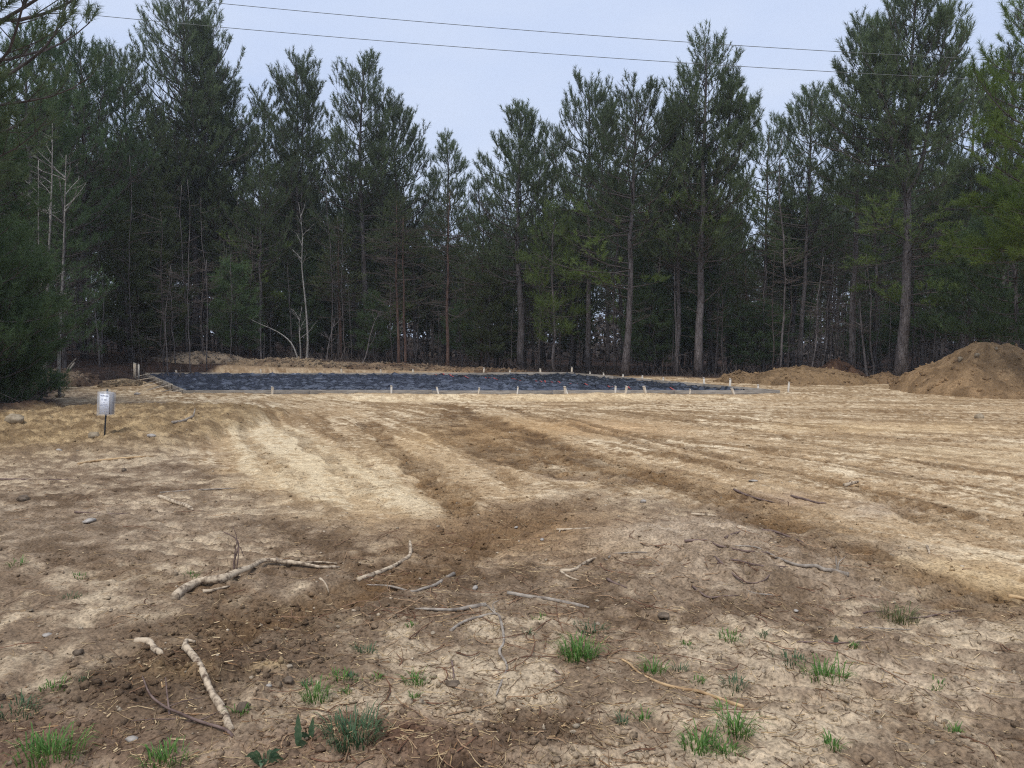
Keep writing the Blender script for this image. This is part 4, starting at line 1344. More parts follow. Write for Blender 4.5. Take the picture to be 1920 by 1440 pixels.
rock('stone', 247, 1390, 24, 'grey stone near the bottom left corner, right of the bright grass', 'stone', 1, 0.5)
rock('stone', 892, 1104, 15, 'pale stone beside the left end of the straight round stick', 'stone', 2, 0.8)
rock('stone', 968, 990, 12, 'flat pale stone in the middle of the brown churned soil', 'stone', 3, 0.4)
rock('stone', 1016, 1013, 11, 'small grey stone right of the flat pale stone in the middle', 'stone', 4)
rock('stone', 1206, 942, 14, 'pale stone at the top of the root-strewn hump', 'stone', 5)
rock('stone', 167, 978, 24, 'whitish flat stone on the left foreground, upper part', 'stone', 6, 0.35)
rock('stone', 88, 1192, 17, 'whitish flat stone left of the thick pale stick', 'stone', 7, 0.4)
rock('stone', 504, 1288, 12, 'small grey stone right of the thick pale stick', 'stone', 8)
rock('stone', 1492, 1146, 11, 'white chip of stone right of the long root', 'stone', 9, 0.5)
rock('stone', 1412, 903, 18, 'flat pale stone on the right-hand tracks, left one', 'stone', 10, 0.3)
rock('stone', 1836, 784, 16, 'lone pale stone on the graded ground before the large dirt pile', 'stone_tan', 11, 0.8)
rock('stone', 112, 745, 18, 'pale stone at the foot of the left wood, behind the sign', 'stone_tan', 12, 0.6)
rock('stone', 258, 740, 12, 'pale stone on the soil left of the braced form', 'stone', 13, 0.6)
rock('stone', 30, 795, 32, 'broad tan boulder at the left end of the bank', 'stone_tan', 14, 0.7)
rock('stone', 20, 768, 34, 'tan boulder half sunk at the edge of the left wood', 'stone_tan', 15, 0.45)
rock('stone', 175, 818, 22, 'tan stone at the foot of the sign, left of its stake', 'stone_tan', 16, 0.8)
rock('stone', 110, 840, 12, 'small white stone on the lower face of the bank', 'stone', 17, 0.6)
rock('stone', 285, 818, 18, 'whitish flat stone right of the sign stake', 'stone', 18, 0.45)
rock('soil_clod', 540, 1280, 22, 'round brown clod right of the thick pale stick', 'clod', 21, 0.8, 'clod')
rock('soil_clod', 456, 1330, 26, 'brown clod beside the lower end of the thick pale stick', 'clod', 22, 0.8, 'clod')
rock('soil_clod', 233, 883, 10, 'dark round clod on the brown soil below the bank', 'clod', 23, 0.8, 'clod')
rock('soil_clod', 44, 938, 20, 'dark clod at the left edge below the bank', 'clod', 24, 0.7, 'clod')
rock('soil_clod', 148, 1226, 18, 'dark clod left of the churned soil', 'clod', 25, 0.6, 'clod')
rock('soil_clod', 850, 1285, 34, 'dark broken clod right of the middle twig', 'clod', 26, 0.35, 'clod')
rock('soil_clod', 1245, 1155, 30, 'dark clod with grass roots right of the crooked root', 'clod', 27, 0.35, 'clod')
for k, (px, py, Yd, w, lab) in enumerate([(1832, 668, 22.0, 12, 'upper stone set in the face of the large dirt pile'), (1800, 676, 22.0, 14, 'left stone set in the face of the large dirt pile'),
                                          (1868, 655, 22.6, 9, 'small stone near the crest of the large dirt pile'), (1912, 667, 24.2, 18, 'pale stone on the pile cut by the right edge')]):
    d = ray(px, py)
    kk = Yd / d[1]
    ob = bpy.data.objects['dirt_pile'] if k < 3 else bpy.data.objects['dirt_pile.001']
    bpy.context.view_layer.update()
    okk, loc, nn, fi = ob.ray_cast(ob.matrix_world.inverted() @ Vector((0, 0, EYE)), Vector(d).normalized())
    P = np.array((ob.matrix_world @ loc)[:]) if okk else at(px, py, Yd)
    rock('stone', px, py, w, lab, 'stone_tan', 40 + k, 0.7, at_pt=P)

# ------------------------------------------------------------------ foundation: form boards, braces, plastic, stakes
M['board'] = simple_mat('weathered form lumber', (0.15, 0.128, 0.105), (0.30, 0.265, 0.22), 5, 0.85, 0.2, (0.6, 0.6, 6), 0.3, 0.004)
M['stake'] = simple_mat('pale pine stake', (0.34, 0.27, 0.19), (0.58, 0.50, 0.39), 9, 0.85, 0.2, (3, 3, 0.6), 0.3, 0.004)
M['stake_end'] = simple_mat('bright cut stake wood', (0.46, 0.41, 0.34), (0.62, 0.57, 0.49), 9, 0.85, 0.2, (3, 3, 0.6), 0.2, 0.003)
s0, s1, s2, s3 = [np.array(p) for p in SLAB]
cen = (s0 + s1 + s2 + s3) / 4
form = empty('foundation_form', (cen[0], cen[1], 0.0), 'low timber form enclosing the plastic-covered building pad', 'formwork')
frnd = random.Random(5)


def boards(a, b, n, top=SZ, h=0.30, label=None):
    L = np.linalg.norm(b - a); d = (b - a) / L; nrm = np.array([-d[1], d[0]])
    ang = math.atan2(d[1], d[0])
    cuts = [0] + sorted((k + frnd.uniform(-0.12, 0.12)) / n for k in range(1, n)) + [1]
    for k in range(n):
        l = (cuts[k + 1] - cuts[k]) * L - 0.008
        c = a + d * (cuts[k] + cuts[k + 1]) / 2 * L + nrm * frnd.uniform(-0.01, 0.01)
        m = MB(); m.box((0, 0, 0), (l, 0.04, h))
        o = link('form_board', m.mesh('form_board', M['board']), form, (c[0] - cen[0], c[1] - cen[1], top - h / 2 + frnd.uniform(-0.012, 0.012)))
        o.rotation_euler = (0, R(frnd.uniform(-.2, .2)), ang)


boards(s0, s1, 5); boards(s1, s2, 4); boards(s2, s3, 5); boards(s3, s0, 4)
dl = (s3 - s0) / np.linalg.norm(s3 - s0); nl_ = np.array([-dl[1], dl[0]])
if nl_ @ (cen - s0) > 0:
    nl_ = -nl_
for k, f in enumerate((0.05, 0.12, 0.25, 0.33, 0.44, 0.55, 0.66, 0.80, 0.9)):
    p = s0 + (s3 - s0) * f + nl_ * 0.03
    q = p + nl_ * frnd.uniform(0.55, 0.85) + dl * frnd.uniform(-.15, .15)
    a = np.array([p[0], p[1], SZ - 0.02]); b = np.array([q[0], q[1], Hz(q[0], q[1]) - 0.04])
    a = a + (a - b) * 0.06
    v = Vector(b - a); m = MB(); m.box((0, 0, 0), (v.length, 0.09, 0.03))
    o = link('brace', m.mesh('brace', M['board'] if k % 2 else M['stake']), form)
    o.location = Vector((a + b) / 2) - form.location
    o.rotation_euler = v.to_track_quat('X', 'Z').to_euler()

M['plastic'], nt, b = new_mat('black polythene', 0.22, 0.9)
n = noise_node(nt, 3, 4, 'Object')
rr_ = ramp(nt, n.outputs['Fac'], [(0.35, (0.020, 0.024, 0.036)), (0.7, (0.045, 0.052, 0.076))])  # blue of the sky reflection worked into the dark base colour
nt.links.new(rr_.outputs['Color'], b.inputs['Base Color'])
n2 = noise_node(nt, 7, 5, 'Object', (0.6, 1.6, 1))
bump(nt, b, n2.outputs['Fac'], 0.14, 0.05)
n3 = noise_node(nt, 1.2, 3, 'Object')
rr2 = ramp(nt, n3.outputs['Fac'], [(0.3, (0.10,) * 3), (0.7, (0.32,) * 3)])
nt.links.new(rr2.outputs['Color'], b.inputs['Roughness'])
M['tape'] = simple_mat('red seam tape', (0.24, 0.05, 0.045), (0.34, 0.07, 0.06), 4, 0.5, 0.4, bstr=0)
q0 = flat(1190, 733, 0.0); q1 = flat(885, 712, 0.0)
sn = q0 + (q1 - q0) * ((s0[1] + 0.05 - q0[1]) / (q1[1] - q0[1]))
sf = q0 + (q1 - q0) * ((s3[1] - 0.05 - q0[1]) / (q1[1] - q0[1]))


def sheet_z(x, y, seed):
    a = fbm(x * 0.9, y * 2.6, seed, 4)
    b2 = 1 - np.abs(fbm(x * 1.3 + 0.5 * y, y * 1.9, seed + 7, 3)) * 2.4
    c = 1 - np.abs(fbm(x * 0.8 - 1.2 * y, y * 0.9 + 1.1 * x, seed + 13, 3)) * 2.6
    return 0.0 + 0.055 * a + 0.085 * np.clip(b2, 0, 1) ** 2 + 0.07 * np.clip(c, 0, 1) ** 3


M['plastic_dark'] = M['plastic'].copy()
for nd in M['plastic_dark'].node_tree.nodes:
    if nd.type == 'VALTORGB' and nd.color_ramp.elements[1].color[2] < 0.2:
        nd.color_ramp.elements[0].color = (0.012, 0.014, 0.020, 1); nd.color_ramp.elements[1].color = (0.030, 0.034, 0.046, 1)  # right sheet: less of the blue sky sheen put into its colour


def sheet(A, B, Cc, D, seed, label, lift=0.0, mat='plastic'):
    nu, nv = 230, 190
    u, v = np.meshgrid(np.linspace(0, 1, nu), np.linspace(0, 1, nv))
    P = (A[None, None] * (1 - u)[..., None] + B * u[..., None]) * (1 - v)[..., None] + (D * (1 - u)[..., None] + Cc * u[..., None]) * v[..., None]
    z = sheet_z(P[..., 0], P[..., 1], seed) + lift
    sd = signed(P[..., 0], P[..., 1], SLAB)
    z = z + 0.06 * sst(-sd, -0.35, -0.02)                 # turned up against the boards
    i, j = np.meshgrid(np.arange(nv - 1), np.arange(nu - 1), indexing='ij')
    q = np.stack([i * nu + j, i * nu + j + 1, (i + 1) * nu + j + 1, (i + 1) * nu + j], -1).reshape(-1, 4)
    o = link('plastic_sheet', mesh_np('plastic_sheet', np.stack([P[..., 0], P[..., 1], z], -1).reshape(-1, 3), [q], M[mat], True))
    return tag(o, label, 'plastic sheet')


ins = 0.035
e0, e1, e2, e3 = [p + (cen - p) / np.linalg.norm(cen - p) * ins * 1.6 for p in (s0, s1, s2, s3)]
sn2 = np.array([sn[0], e0[1] + (e1[1] - e0[1]) * (sn[0] - e0[0]) / (e1[0] - e0[0])]); sf2 = np.array([sf[0], e3[1]])
shl = sheet(e0, sn2 + [0.12, 0], sf2 + [0.12, 0], e3, 5, 'wrinkled black plastic tinted with blue sky sheen over the larger left part of the pad', 0.012)
sheet(sn2, e1, e2, sf2, 25, 'darker wrinkled black plastic over the right part of the pad', 0.0, 'plastic_dark')
tp = []
for k in np.linspace(0, 1, 240):
    p = sn2 + (sf2 - sn2) * k + np.array([0.06, 0])
    tp.append(p)
tp = np.array(tp); tz = sheet_z(tp[:, 0], tp[:, 1], 5) + 0.012 + 0.06 * sst(-signed(tp[:, 0], tp[:, 1], SLAB), -0.35, -0.02)
m = MB(); dd = unit(sf2 - sn2); nn_ = np.array([-dd[1], dd[0]])
a = np.column_stack([tp + nn_ * 0.035, tz + 0.018]); b_ = np.column_stack([tp - nn_ * 0.035, tz + 0.018])
i = np.arange(239)
m.add(np.vstack([a, b_]), Q=np.stack([i, i + 1, i + 241, i + 240], -1))
link('seam_tape', m.mesh('seam_tape', M['tape']), shl)

# stakes: column, top row of the visible stake, its foot row, on which side
ORD = ['first', 'second', 'third', 'fourth', 'fifth', 'sixth', 'seventh', 'eighth', 'ninth', 'tenth', 'eleventh', 'twelfth', 'thirteenth', 'fourteenth']


def stake(px, Y, htop, lean, wide, label, group, bright=False, hyp=0.0):
    wide *= 0.72
    x = (px - CX) / FPX * Y
    z = Hz(x, Y)
    root = empty('wooden_stake', (x, Y, z), label, 'stake', group)
    L = htop - z + 0.25
    m = MB(); m.box((0, 0, L / 2 - 0.25), (wide, 0.04, L))
    link('shaft', m.mesh('shaft', M['stake'] if not bright else M['stake_end']), root)
    m = MB(); w = wide * 1.06
    m.add([(-w / 2, -.022, L - .25), (w / 2, -.022, L - .25), (w / 2, .022, L - .25), (-w / 2, .022, L - .25), (-w / 2, -.022, L - .21), (w / 2, -.022, L - .225), (w / 2, .022, L - .225), (-w / 2, .022, L - .21)],
          Q=[(0, 3, 2, 1), (4, 5, 6, 7), (0, 1, 5, 4), (1, 2, 6, 5), (2, 3, 7, 6), (3, 0, 4, 7)])
    link('mushroomed_top', m.mesh('mushroomed_top', M['stake_end']), root)
    root.rotation_euler = (R(frnd.uniform(-6, 6)), R(lean), R(frnd.uniform(-25, 25)))


near = [(509, 0.30, 4, .10), (733, 0.34, 3, .07), (822, 0.30, -14, .06), (897, 0.27, 10, .06), (970, 0.30, 4, .05), (1060, 0.32, -5, .09), (1064, 0.27, -20, .05), (1154, 0.33, 2, .07), (1173, 0.33, 10, .09),
        (1211, 0.34, -16, .10), (1294, 0.22, 5, .05), (1377, 0.28, -20, .09)]
for k, (px, ht, le, w) in enumerate(near):
    stake(px, s0[1] - 0.10, SZ + (ht - SZ) * 0.8, le, w, 'wooden stake outside the near form board, %s from the left' % ORD[k], 'stakes along the near form', k in (1, 2, 4, 6, 7))
farr = [(332, .26), (490, .30), (640, .30), (714, .28), (775, .30), (906, .36), (956, .26), (1014, .32), (1072, .40)]
for k, (px, ht) in enumerate(farr):
    stake(px, s3[1] + 0.10, ht + 0.02, frnd.uniform(-8, 8), .10, 'wooden stake behind the far form board, %s from the left' % ORD[k], 'stakes along the far form')
de = (s1 - s2) / np.linalg.norm(s1 - s2)
for k, f in enumerate((0.10, 0.2, 0.31, 0.42, 0.53, 0.72, 0.82, 0.92)):
    p = s2 + (s1 - s2) * f + np.array([0.10, 0.06])
    px = p[0] / p[1] * FPX + CX
    stake(px, p[1], SZ + (0.05, 0.06, 0.05, 0.07, 0.05, 0.16, 0.18, 0.07)[k], frnd.uniform(-10, 10), .07, 'wooden stake outside the right form board, %s from its far end' % ORD[k], 'stakes along the right form', True)
p = s3 + np.array([-0.25, -0.6])
stake(252, 31.0, at(252, 682, 31.0)[2], 2, .16, 'thick tan stake standing tall at the far left corner of the form', None)
stake(259, 31.2, at(259, 684, 31.2)[2], 3, .08, 'thinner white-topped stake right beside the thick tan corner stake', None, True)
p = s1 + np.array([0.7, 0.1])
stake(1479, 22.3, at(1479, 718, 22.3)[2], 2, .06, 'bright slender stake past the right corner of the pad', None, True)

# ------------------------------------------------------------------ permit sign
M['black'] = simple_mat('black steel', (0.012, 0.012, 0.013), (0.03, 0.03, 0.03), 20, 0.5, 0.4, bstr=0)
M['paper'] = simple_mat('white paper', (0.74, 0.76, 0.82), (0.82, 0.83, 0.87), 4, 0.8, 0.3, bstr=0)
M['card'] = simple_mat('grey brown card', (0.20, 0.175, 0.16), (0.27, 0.24, 0.22), 12, 0.9, 0.2, bstr=0)
M['ink'] = simple_mat('blue black ink', (0.10, 0.11, 0.20), (0.22, 0.24, 0.38), 30, 0.8, 0.2, bstr=0)
M['film'], nt, b = new_mat('clear plastic sleeve', 0.15, 0.5)
b.inputs['Base Color'].default_value = (0.8, 0.82, 0.85, 1); b.inputs['Alpha'].default_value = 0.28
foot = hit(196, 818)
Ys = foot[1]
sg = empty('notice_sign', tuple(foot), 'white paper notice in a clear sleeve on a thin black stake', 'sign')
def L_(px, py, dy=0.0):
    return at(px, py, Ys + dy) - foot
m = MB(); m.tube([np.array([0, 0, -0.2]), L_(196, 818), L_(201.5, 729.5)], [0.012] * 3, 6)
link('stake', m.mesh('stake', M['black']), sg)
A0, A1, B1, B0 = L_(186.5, 735.5, -0.05), L_(206.5, 738, -0.10), L_(205, 777, -0.10), L_(186, 776.5, -0.05)
C1, D1 = L_(214.5, 737.5, 0.06), L_(213.5, 776.5, 0.06)
m = MB()
def slab4(m, a, b, c, d, t):
    nrm = unit(np.cross(b - a, d - a)) * t
    v = [a, b, c, d, a + nrm, b + nrm, c + nrm, d + nrm]
    m.add(v, Q=[(0, 1, 2, 3), (7, 6, 5, 4), (0, 4, 5, 1), (1, 5, 6, 2), (2, 6, 7, 3), (3, 7, 4, 0)])
slab4(m, A1, C1, D1, B1, 0.004)
E0, F0 = L_(193, 736, 0.10), L_(192, 776.5, 0.10)
slab4(m, C1, E0, F0, D1, 0.004)
slab4(m, E0, A0, B0, F0, 0.004)
slab4(m, A0, A1, B1, B0, 0.004)
link('card_box', m.mesh('card_box', M['card']), sg)
fn = unit(np.cross(A1 - A0, B0 - A0))
if fn[1] > 0:
    fn = -fn
def on(u, v):
    return (A0 * (1 - u) + A1 * u) * (1 - v) + (B0 * (1 - u) + B1 * u) * v + fn * 0.008
m = MB(); slab4(m, on(0.07, 0.05), on(0.97, 0.05), on(0.96, 0.97), on(0.06, 0.97), 0.0015)
pap = link('paper', m.mesh('paper', M['paper']), sg)
m = MB()
prn = random.Random(3)
for v0, h_, spans in ((0.10, .045, [(0.14, .30), (.34, .62), (.66, .88)]), (.145, .012, [(.2, .5), (.54, .82)]), (0.27, .075, [(.26, .34), (.52, .60), (.63, .72)]), (.44, .02, [(.42, .58)]),
                      (.52, .02, [(.14, .34), (.38, .60), (.64, .8)]), (.585, .03, [(.12, .46), (.50, .88)]), (.66, .018, [(.38, .56)]), (.74, .022, [(.2, .45), (.48, .78)]), (.86, .035, [(.14, .22), (.44, .54), (.74, .84)])):
    for a_, b2 in spans:
        pts_ = [on(a_, v0), on(b2, v0), on(b2, v0 + h_), on(a_, v0 + h_)]
        m.add([p + fn * 0.003 for p in pts_], Q=[(3, 2, 1, 0)])
link('print', m.mesh('print', M['ink']), pap)
m = MB()
up = np.array([0, 0, 0.05])
tA, tB = A0 - [0.03, 0, 0] + up * .3, A1 + fn * .012 + up * .2
top_ = L_(201, 732.5, 0.02)
m.add([A0 + fn * .012 + [-.02, 0, .01], A1 + fn * .012 + [.005, 0, .01], C1 + [.03, 0, .012], E0 + [0, 0.01, .01], top_, B0 + fn * .012 + [-.03, 0, -.02], B1 + fn * .012 + [0, 0, -.015], D1 + [.012, 0, -.01], F0 + [0, .012, -.01]],
      Q=[(0, 5, 6, 1), (1, 6, 7, 2), (2, 7, 8, 3), (3, 8, 5, 0)], T=[(0, 1, 4), (1, 2, 4), (2, 3, 4), (3, 0, 4)])
link('clear_sleeve', m.mesh('clear_sleeve', M['film']), sg)

# ------------------------------------------------------------------ sticks and roots
M['wood_pale'] = simple_mat('pale peeled wood', (0.11, 0.075, 0.05), (0.50, 0.40, 0.28), 26, 0.85, 0.2, (1, 1, 1), 0.3, 0.002, 6, 0.36, 0.56)
M['wood_grey'] = simple_mat('weathered grey wood', (0.15, 0.12, 0.095), (0.36, 0.31, 0.25), 20, 0.9, 0.2, (1, 1, 1), 0.5, 0.005, 6)
M['wood_red'] = simple_mat('reddish bark twig', (0.085, 0.055, 0.045), (0.20, 0.14, 0.115), 24, 0.85, 0.2, (1, 1, 1), 0.4, 0.004, 5)
M['wood_yellow'] = simple_mat('yellow peeled stick', (0.26, 0.16, 0.08), (0.55, 0.38, 0.20), 14, 0.8, 0.25, (1, 1, 1), 0.4, 0.004, 5)


def gline(pts, r, lift=None, sub=4):
    P = np.array([hit(a, b) for a, b in pts])
    P = smooth_line(P, sub)
    z = hz_many(P[:, 0], P[:, 1])
    zs = z.copy()
    for _ in range(3):
        zs = np.convolve(np.pad(zs, 1, mode='edge'), [.25, .5, .25], 'valid')
    P[:, 2] = np.maximum(zs, z - r * 0.5) + r * 0.42
    for _ in range(4):
        P[1:-1, 2] = 0.25 * P[:-2, 2] + 0.5 * P[1:-1, 2] + 0.25 * P[2:, 2]
    if lift is not None:
        P[:, 2] += np.interp(np.linspace(0, 1, len(P)), np.linspace(0, 1, len(lift)), lift)
    return P


def stick(name, pts, wpx, label, mat, cat='stick', sides=(), lift=None, taper=0.55, knots=0.10, rev=False, k=8, group=None):
    c = hit(*pts[len(pts) // 2])
    r = wpx * math.hypot(c[0], c[1]) / FPX / 2
    P = gline(pts, r, lift)
    rg = np.random.default_rng(int(sum(a + b for a, b in pts)))
    n_ = len(P)
    def sm(a):
        return np.apply_along_axis(lambda q: np.convolve(np.pad(q, 2, mode='edge'), [.15, .22, .26, .22, .15], 'valid'), 0, a)
    kn = np.interp(np.linspace(0, 1, n_), np.linspace(0, 1, len(pts)), rg.normal(size=len(pts)) * knots * 0.9) + knots * 0.15 * rg.normal(size=n_)
    rad = np.linspace(r, r * taper, n_) * np.where(np.arange(n_) == n_ - 1, 0.45, 1.0) * (1 + kn)
    if rev:
        rad = rad[::-1]
    root = empty(name, tuple(P[0]), label, cat, group)
    m = MB(); m.tube(P - P[0] + sm(rg.normal(size=P.shape)) * r * 0.15, np.abs(rad), k)
    link('stem', m.mesh('stem', M[mat], True), root)
    for (sp, sw, sl2) in sides:
        r2 = sw * math.hypot(c[0], c[1]) / FPX / 2
        Q = gline(sp, r2, sl2)
        m = MB(); m.tube(Q - P[0], np.linspace(r2, r2 * 0.45, len(Q)), 6)
        link('side_branch', m.mesh('side_branch', M[mat], True), root)
    return root


def upright(root, start, pts, wpx, mat):
    """a branch that stands up: pixels seen against the ground behind it"""
    p0 = hit(*start); Yb = p0[1]
    r = wpx * Yb / FPX / 2
    P = smooth_line([p0] + [at(a, b, Yb + 0.02 * q) for q, (a, b) in enumerate(pts)], 4) - np.array(root.location)
    m = MB(); m.tube(P, np.linspace(r, r * 0.4, len(P)), 6)
    link('side_branch', m.mesh('side_branch', M[mat], True), root)


stick('stick', [(349, 1222), (362, 1245), (383, 1273), (397, 1305), (415, 1333), (427, 1357), (433, 1372)], 14, 'thick pale stick with a knobbed end lying on churned dark soil', 'wood_pale', sides=[([(346, 1222), (350, 1212), (366, 1211)], 12, [0.01, 0.015, 0.01])], taper=0.8, lift=[0.02, 0.015, 0.01, 0, 0])
stick('stick', [(437, 1383), (419, 1373), (383, 1361), (346, 1351), (318, 1341), (290, 1324), (278, 1307), (266, 1276)], 6, 'long reddish twig with thin side shoots crossing below the thick pale stick', 'wood_red',
      sides=[([(318, 1341), (314, 1318), (311, 1295)], 4, [0, .03, .06]), ([(300, 1330), (340, 1322), (380, 1318)], 2.5, [0, .02, .02]), ([(335, 1348), (290, 1352), (245, 1356)], 2.5, [0, 0.01, .01]), ([(350, 1353), (385, 1350), (412, 1345)], 2.5, [0, .01, .02])], taper=0.45, lift=[0, 0.01, 0.02, 0.03, 0.02])
stick('root', [(255, 1204), (278, 1207), (288, 1219), (304, 1231)], 13, 'short pale curved root stub left of the thick pale stick', 'wood_pale', 'root', taper=0.8)
t_ = stick('log', [(326, 1124), (350, 1110), (379, 1097), (415, 1091), (443, 1084), (471, 1074), (495, 1063), (528, 1062), (564, 1064), (596, 1066), (636, 1068)], 17, 'long splintered log with torn bark and an upright dead twig', 'wood_pale', 'log', taper=0.35, knots=0.16, lift=[0, .02, .03, .02, .0],
           sides=[([(528, 1062), (560, 1057), (600, 1058), (632, 1060)], 5, [0, .01, .01]), ([(380, 1110), (400, 1108), (430, 1100)], 7, [0, 0.0, 0.0])])
upright(t_, (441, 1084), [(439, 1053), (447, 1025), (441, 1009), (419, 997)], 4.5, 'wood_red')
upright(t_, (441, 1084), [(446, 1050), (449, 1025), (458, 1045)], 2.5, 'wood_red')
upright(t_, (441, 1084), [(440, 1040), (444, 1010), (436, 985)], 2.5, 'wood_red')
upright(t_, (528, 1062), [(521, 1050), (518, 1045)], 3, 'wood_grey')
stick('stick', [(298, 932), (322, 941), (342, 947), (361, 958)], 8, 'short barkless stick on the brown soil below the bank', 'wood_pale', taper=0.8)
stick('stick', [(148, 872), (175, 866), (225, 858), (288, 857)], 5, 'bright tan stick lying across the foot of the bank', 'wood_yellow')
stick('stick', [(150, 900), (0, 900)][::-1], 3, 'long thin dark twig on the soil at the left edge', 'wood_red')
stick('stick', [(300, 925), (400, 918), (445, 916)], 3, 'thin grey twig above the short barkless stick', 'wood_grey')
stick('stick', [(140, 963), (200, 962), (245, 961)], 3, 'thin straight twig left of the short barkless stick', 'wood_red')
stick('stick', [(769, 1027), (769, 1040), (749, 1058), (721, 1070), (672, 1090)], 9, 'bent brown stick with an upturned end left of centre', 'wood_pale', taper=0.7, rev=True, lift=[0.05, 0.0, 0, 0, 0])
stick('stick', [(851, 1078), (825, 1093), (797, 1105), (773, 1109), (737, 1107), (688, 1098)], 8, 'smooth bow-shaped grey stick left of centre', 'wood_grey', taper=0.4)
stick('stick', [(952, 1113), (1002, 1121), (1043, 1127), (1105, 1141)], 8, 'straight round grey stick at centre', 'wood_grey', taper=0.95, knots=0.03)
stick('stick', [(777, 1145), (841, 1145), (875, 1143), (910, 1137)], 10, 'flat frayed weathered splinter left of the crooked root', 'wood_grey', taper=0.5, rev=True)
stick('root', [(845, 1183), (866, 1171), (890, 1159), (930, 1153), (940, 1172), (945, 1203), (936, 1224), (951, 1252), (941, 1277), (930, 1306)], 7, 'crooked long root bending down towards the viewer at centre', 'wood_grey', 'root',
      sides=[([(930, 1153), (924, 1142), (936, 1138)], 3, [0, .03, .04]), ([(930, 1153), (915, 1143), (905, 1138)], 3, [0, .02, .02])], taper=0.6)
stick('stick', [(1164, 1236), (1180, 1248), (1204, 1264), (1236, 1280), (1280, 1292), (1312, 1300), (1340, 1308), (1369, 1318), (1395, 1328)], 7, 'long yellow-brown peeled stick right of centre near the grass', 'wood_yellow', taper=0.6, rev=True)
stick('root', [(1051, 1072), (1075, 1070), (1103, 1058), (1139, 1058)], 8, 'twisted reddish root piece right of centre', 'wood_pale', 'root', sides=[([(1051, 1072), (1065, 1082), (1085, 1090)], 5, [0, 0, 0])])
stick('stick', [(1141, 1048), (1160, 1042), (1200, 1040), (1236, 1041)], 4, 'thin grey stick above the twisted reddish root piece', 'wood_grey')
stick('stick', [(1043, 994), (1070, 992), (1115, 990)], 5, 'thin stick at the top of the root-strewn hump, left end forked', 'wood_pale', sides=[([(1050, 994), (1048, 999)], 4, [0, 0])])
stick('stick', [(1139, 1087), (1155, 1094), (1176, 1104)], 5, 'short brown stub below the twisted reddish root piece', 'wood_red')
t_ = stick('root', [(1586, 1079), (1562, 1073), (1546, 1070), (1530, 1060), (1497, 1058), (1469, 1050), (1441, 1038), (1413, 1029), (1377, 1026)], 9, 'long tapering root with a forked upright end on the right-hand hump', 'wood_grey', 'root', taper=0.3, sides=[([(1586, 1079), (1590, 1076)], 10, [0, 0])])
upright(t_, (1570, 1074), [(1568, 1055), (1567, 1042)], 4, 'wood_grey')
upright(t_, (1570, 1074), [(1573, 1055), (1585, 1044)], 3.5, 'wood_grey')
stick('root', [(1284, 1014), (1320, 1016), (1344, 1024), (1377, 1032), (1413, 1038), (1450, 1042)], 5, 'thin dark root above the long tapering root', 'wood_red', 'root')
stick('root', [(1340, 1046), (1369, 1070), (1405, 1095), (1430, 1090), (1445, 1078)], 4, 'hooked thin root left of the long tapering root', 'wood_red', 'root')
stick('root', [(1345, 1058), (1380, 1056), (1430, 1060), (1478, 1062)], 4, 'thin straight root under the long tapering root', 'wood_red', 'root')
stick('root', [(1395, 1106), (1412, 1113), (1440, 1116), (1455, 1119)], 4, 'short thin root below the hooked root', 'wood_grey', 'root')
stick('root', [(1298, 1100), (1324, 1120), (1350, 1118), (1386, 1118)], 4, 'bent thin root left of the short thin root', 'wood_red', 'root')
stick('root', [(1360, 1012), (1380, 1004), (1405, 1002)], 4, 'small reddish root at the top of the hump, left one', 'wood_red', 'root')
stick('root', [(1429, 1001), (1460, 1010), (1506, 1024)], 5, 'brown root at the top right of the hump', 'wood_red', 'root')
stick('root', [(1376, 924), (1400, 931), (1425, 939), (1452, 943)], 5, 'dark crooked root on the dark tracks right of centre', 'wood_red', 'root')
stick('root', [(1484, 930), (1510, 938), (1530, 943), (1550, 944)], 5, 'brown root right of the dark crooked root on the tracks', 'wood_red', 'root')
stick('root', [(1583, 912), (1596, 908), (1610, 904)], 8, 'stubby pale root end on the far tracks at right', 'wood_pale', 'root')
stick('stick', [(1890, 1119), (1905, 1121), (1930, 1125)], 8, 'pale stick end at the right edge over the dark hole', 'wood_yellow')
stick('stick', [(1618, 1150), (1632, 1146), (1659, 1147)], 3, 'dark twig left of the olive grass tuft', 'wood_red')
stick('stick', [(1700, 1160), (1740, 1157), (1803, 1148)], 3.5, 'dark straight twig right of the olive grass tuft', 'wood_red')
stick('stick', [(1602, 1177), (1650, 1178), (1711, 1181)], 3, 'pale thin stick under the olive grass tuft', 'wood_grey')
stick('stick', [(1493, 1203), (1554, 1205), (1570, 1208), (1630, 1205)], 3.5, 'dark wavy twig above the right-hand grass patch', 'wood_red')
stick('stick', [(1296, 964), (1320, 966), (1344, 967)], 5, 'short pale stick above the roots of the hump', 'wood_pale')
stick('stick', [(1040, 1256), (1052, 1266)], 5, 'stub of dark wood left of the big grass tuft', 'wood_red')
stick('stick', [(847, 1240), (850, 1258), (851, 1275)], 4.5, 'thin dark twig pointing down into the broken clod', 'wood_red')
stick('stick', [(600, 1087), (612, 1098), (617, 1112)], 5, 'split pale chip standing right of the log', 'wood_pale')
stick('stick', [(1738, 1025), (1741, 1032), (1742, 1040)], 5, 'small pale chip on the cleat prints at right', 'wood_pale')
stick('stick', [(322, 800), (345, 790), (364, 780)], 7, 'thin dead branch lying at the edge of the bank', 'wood_grey', sides=[([(355, 786), (362, 785), (366, 779)], 4, [0, .05, .12])])
t_ = stick('stick', [(108, 712), (125, 706), (140, 700)], 7, 'bleached curved roots reaching up at the left wood edge', 'wood_grey', lift=[0, .15, .4])
upright(t_, (118, 712), [(128, 690), (143, 672)], 5, 'wood_grey')

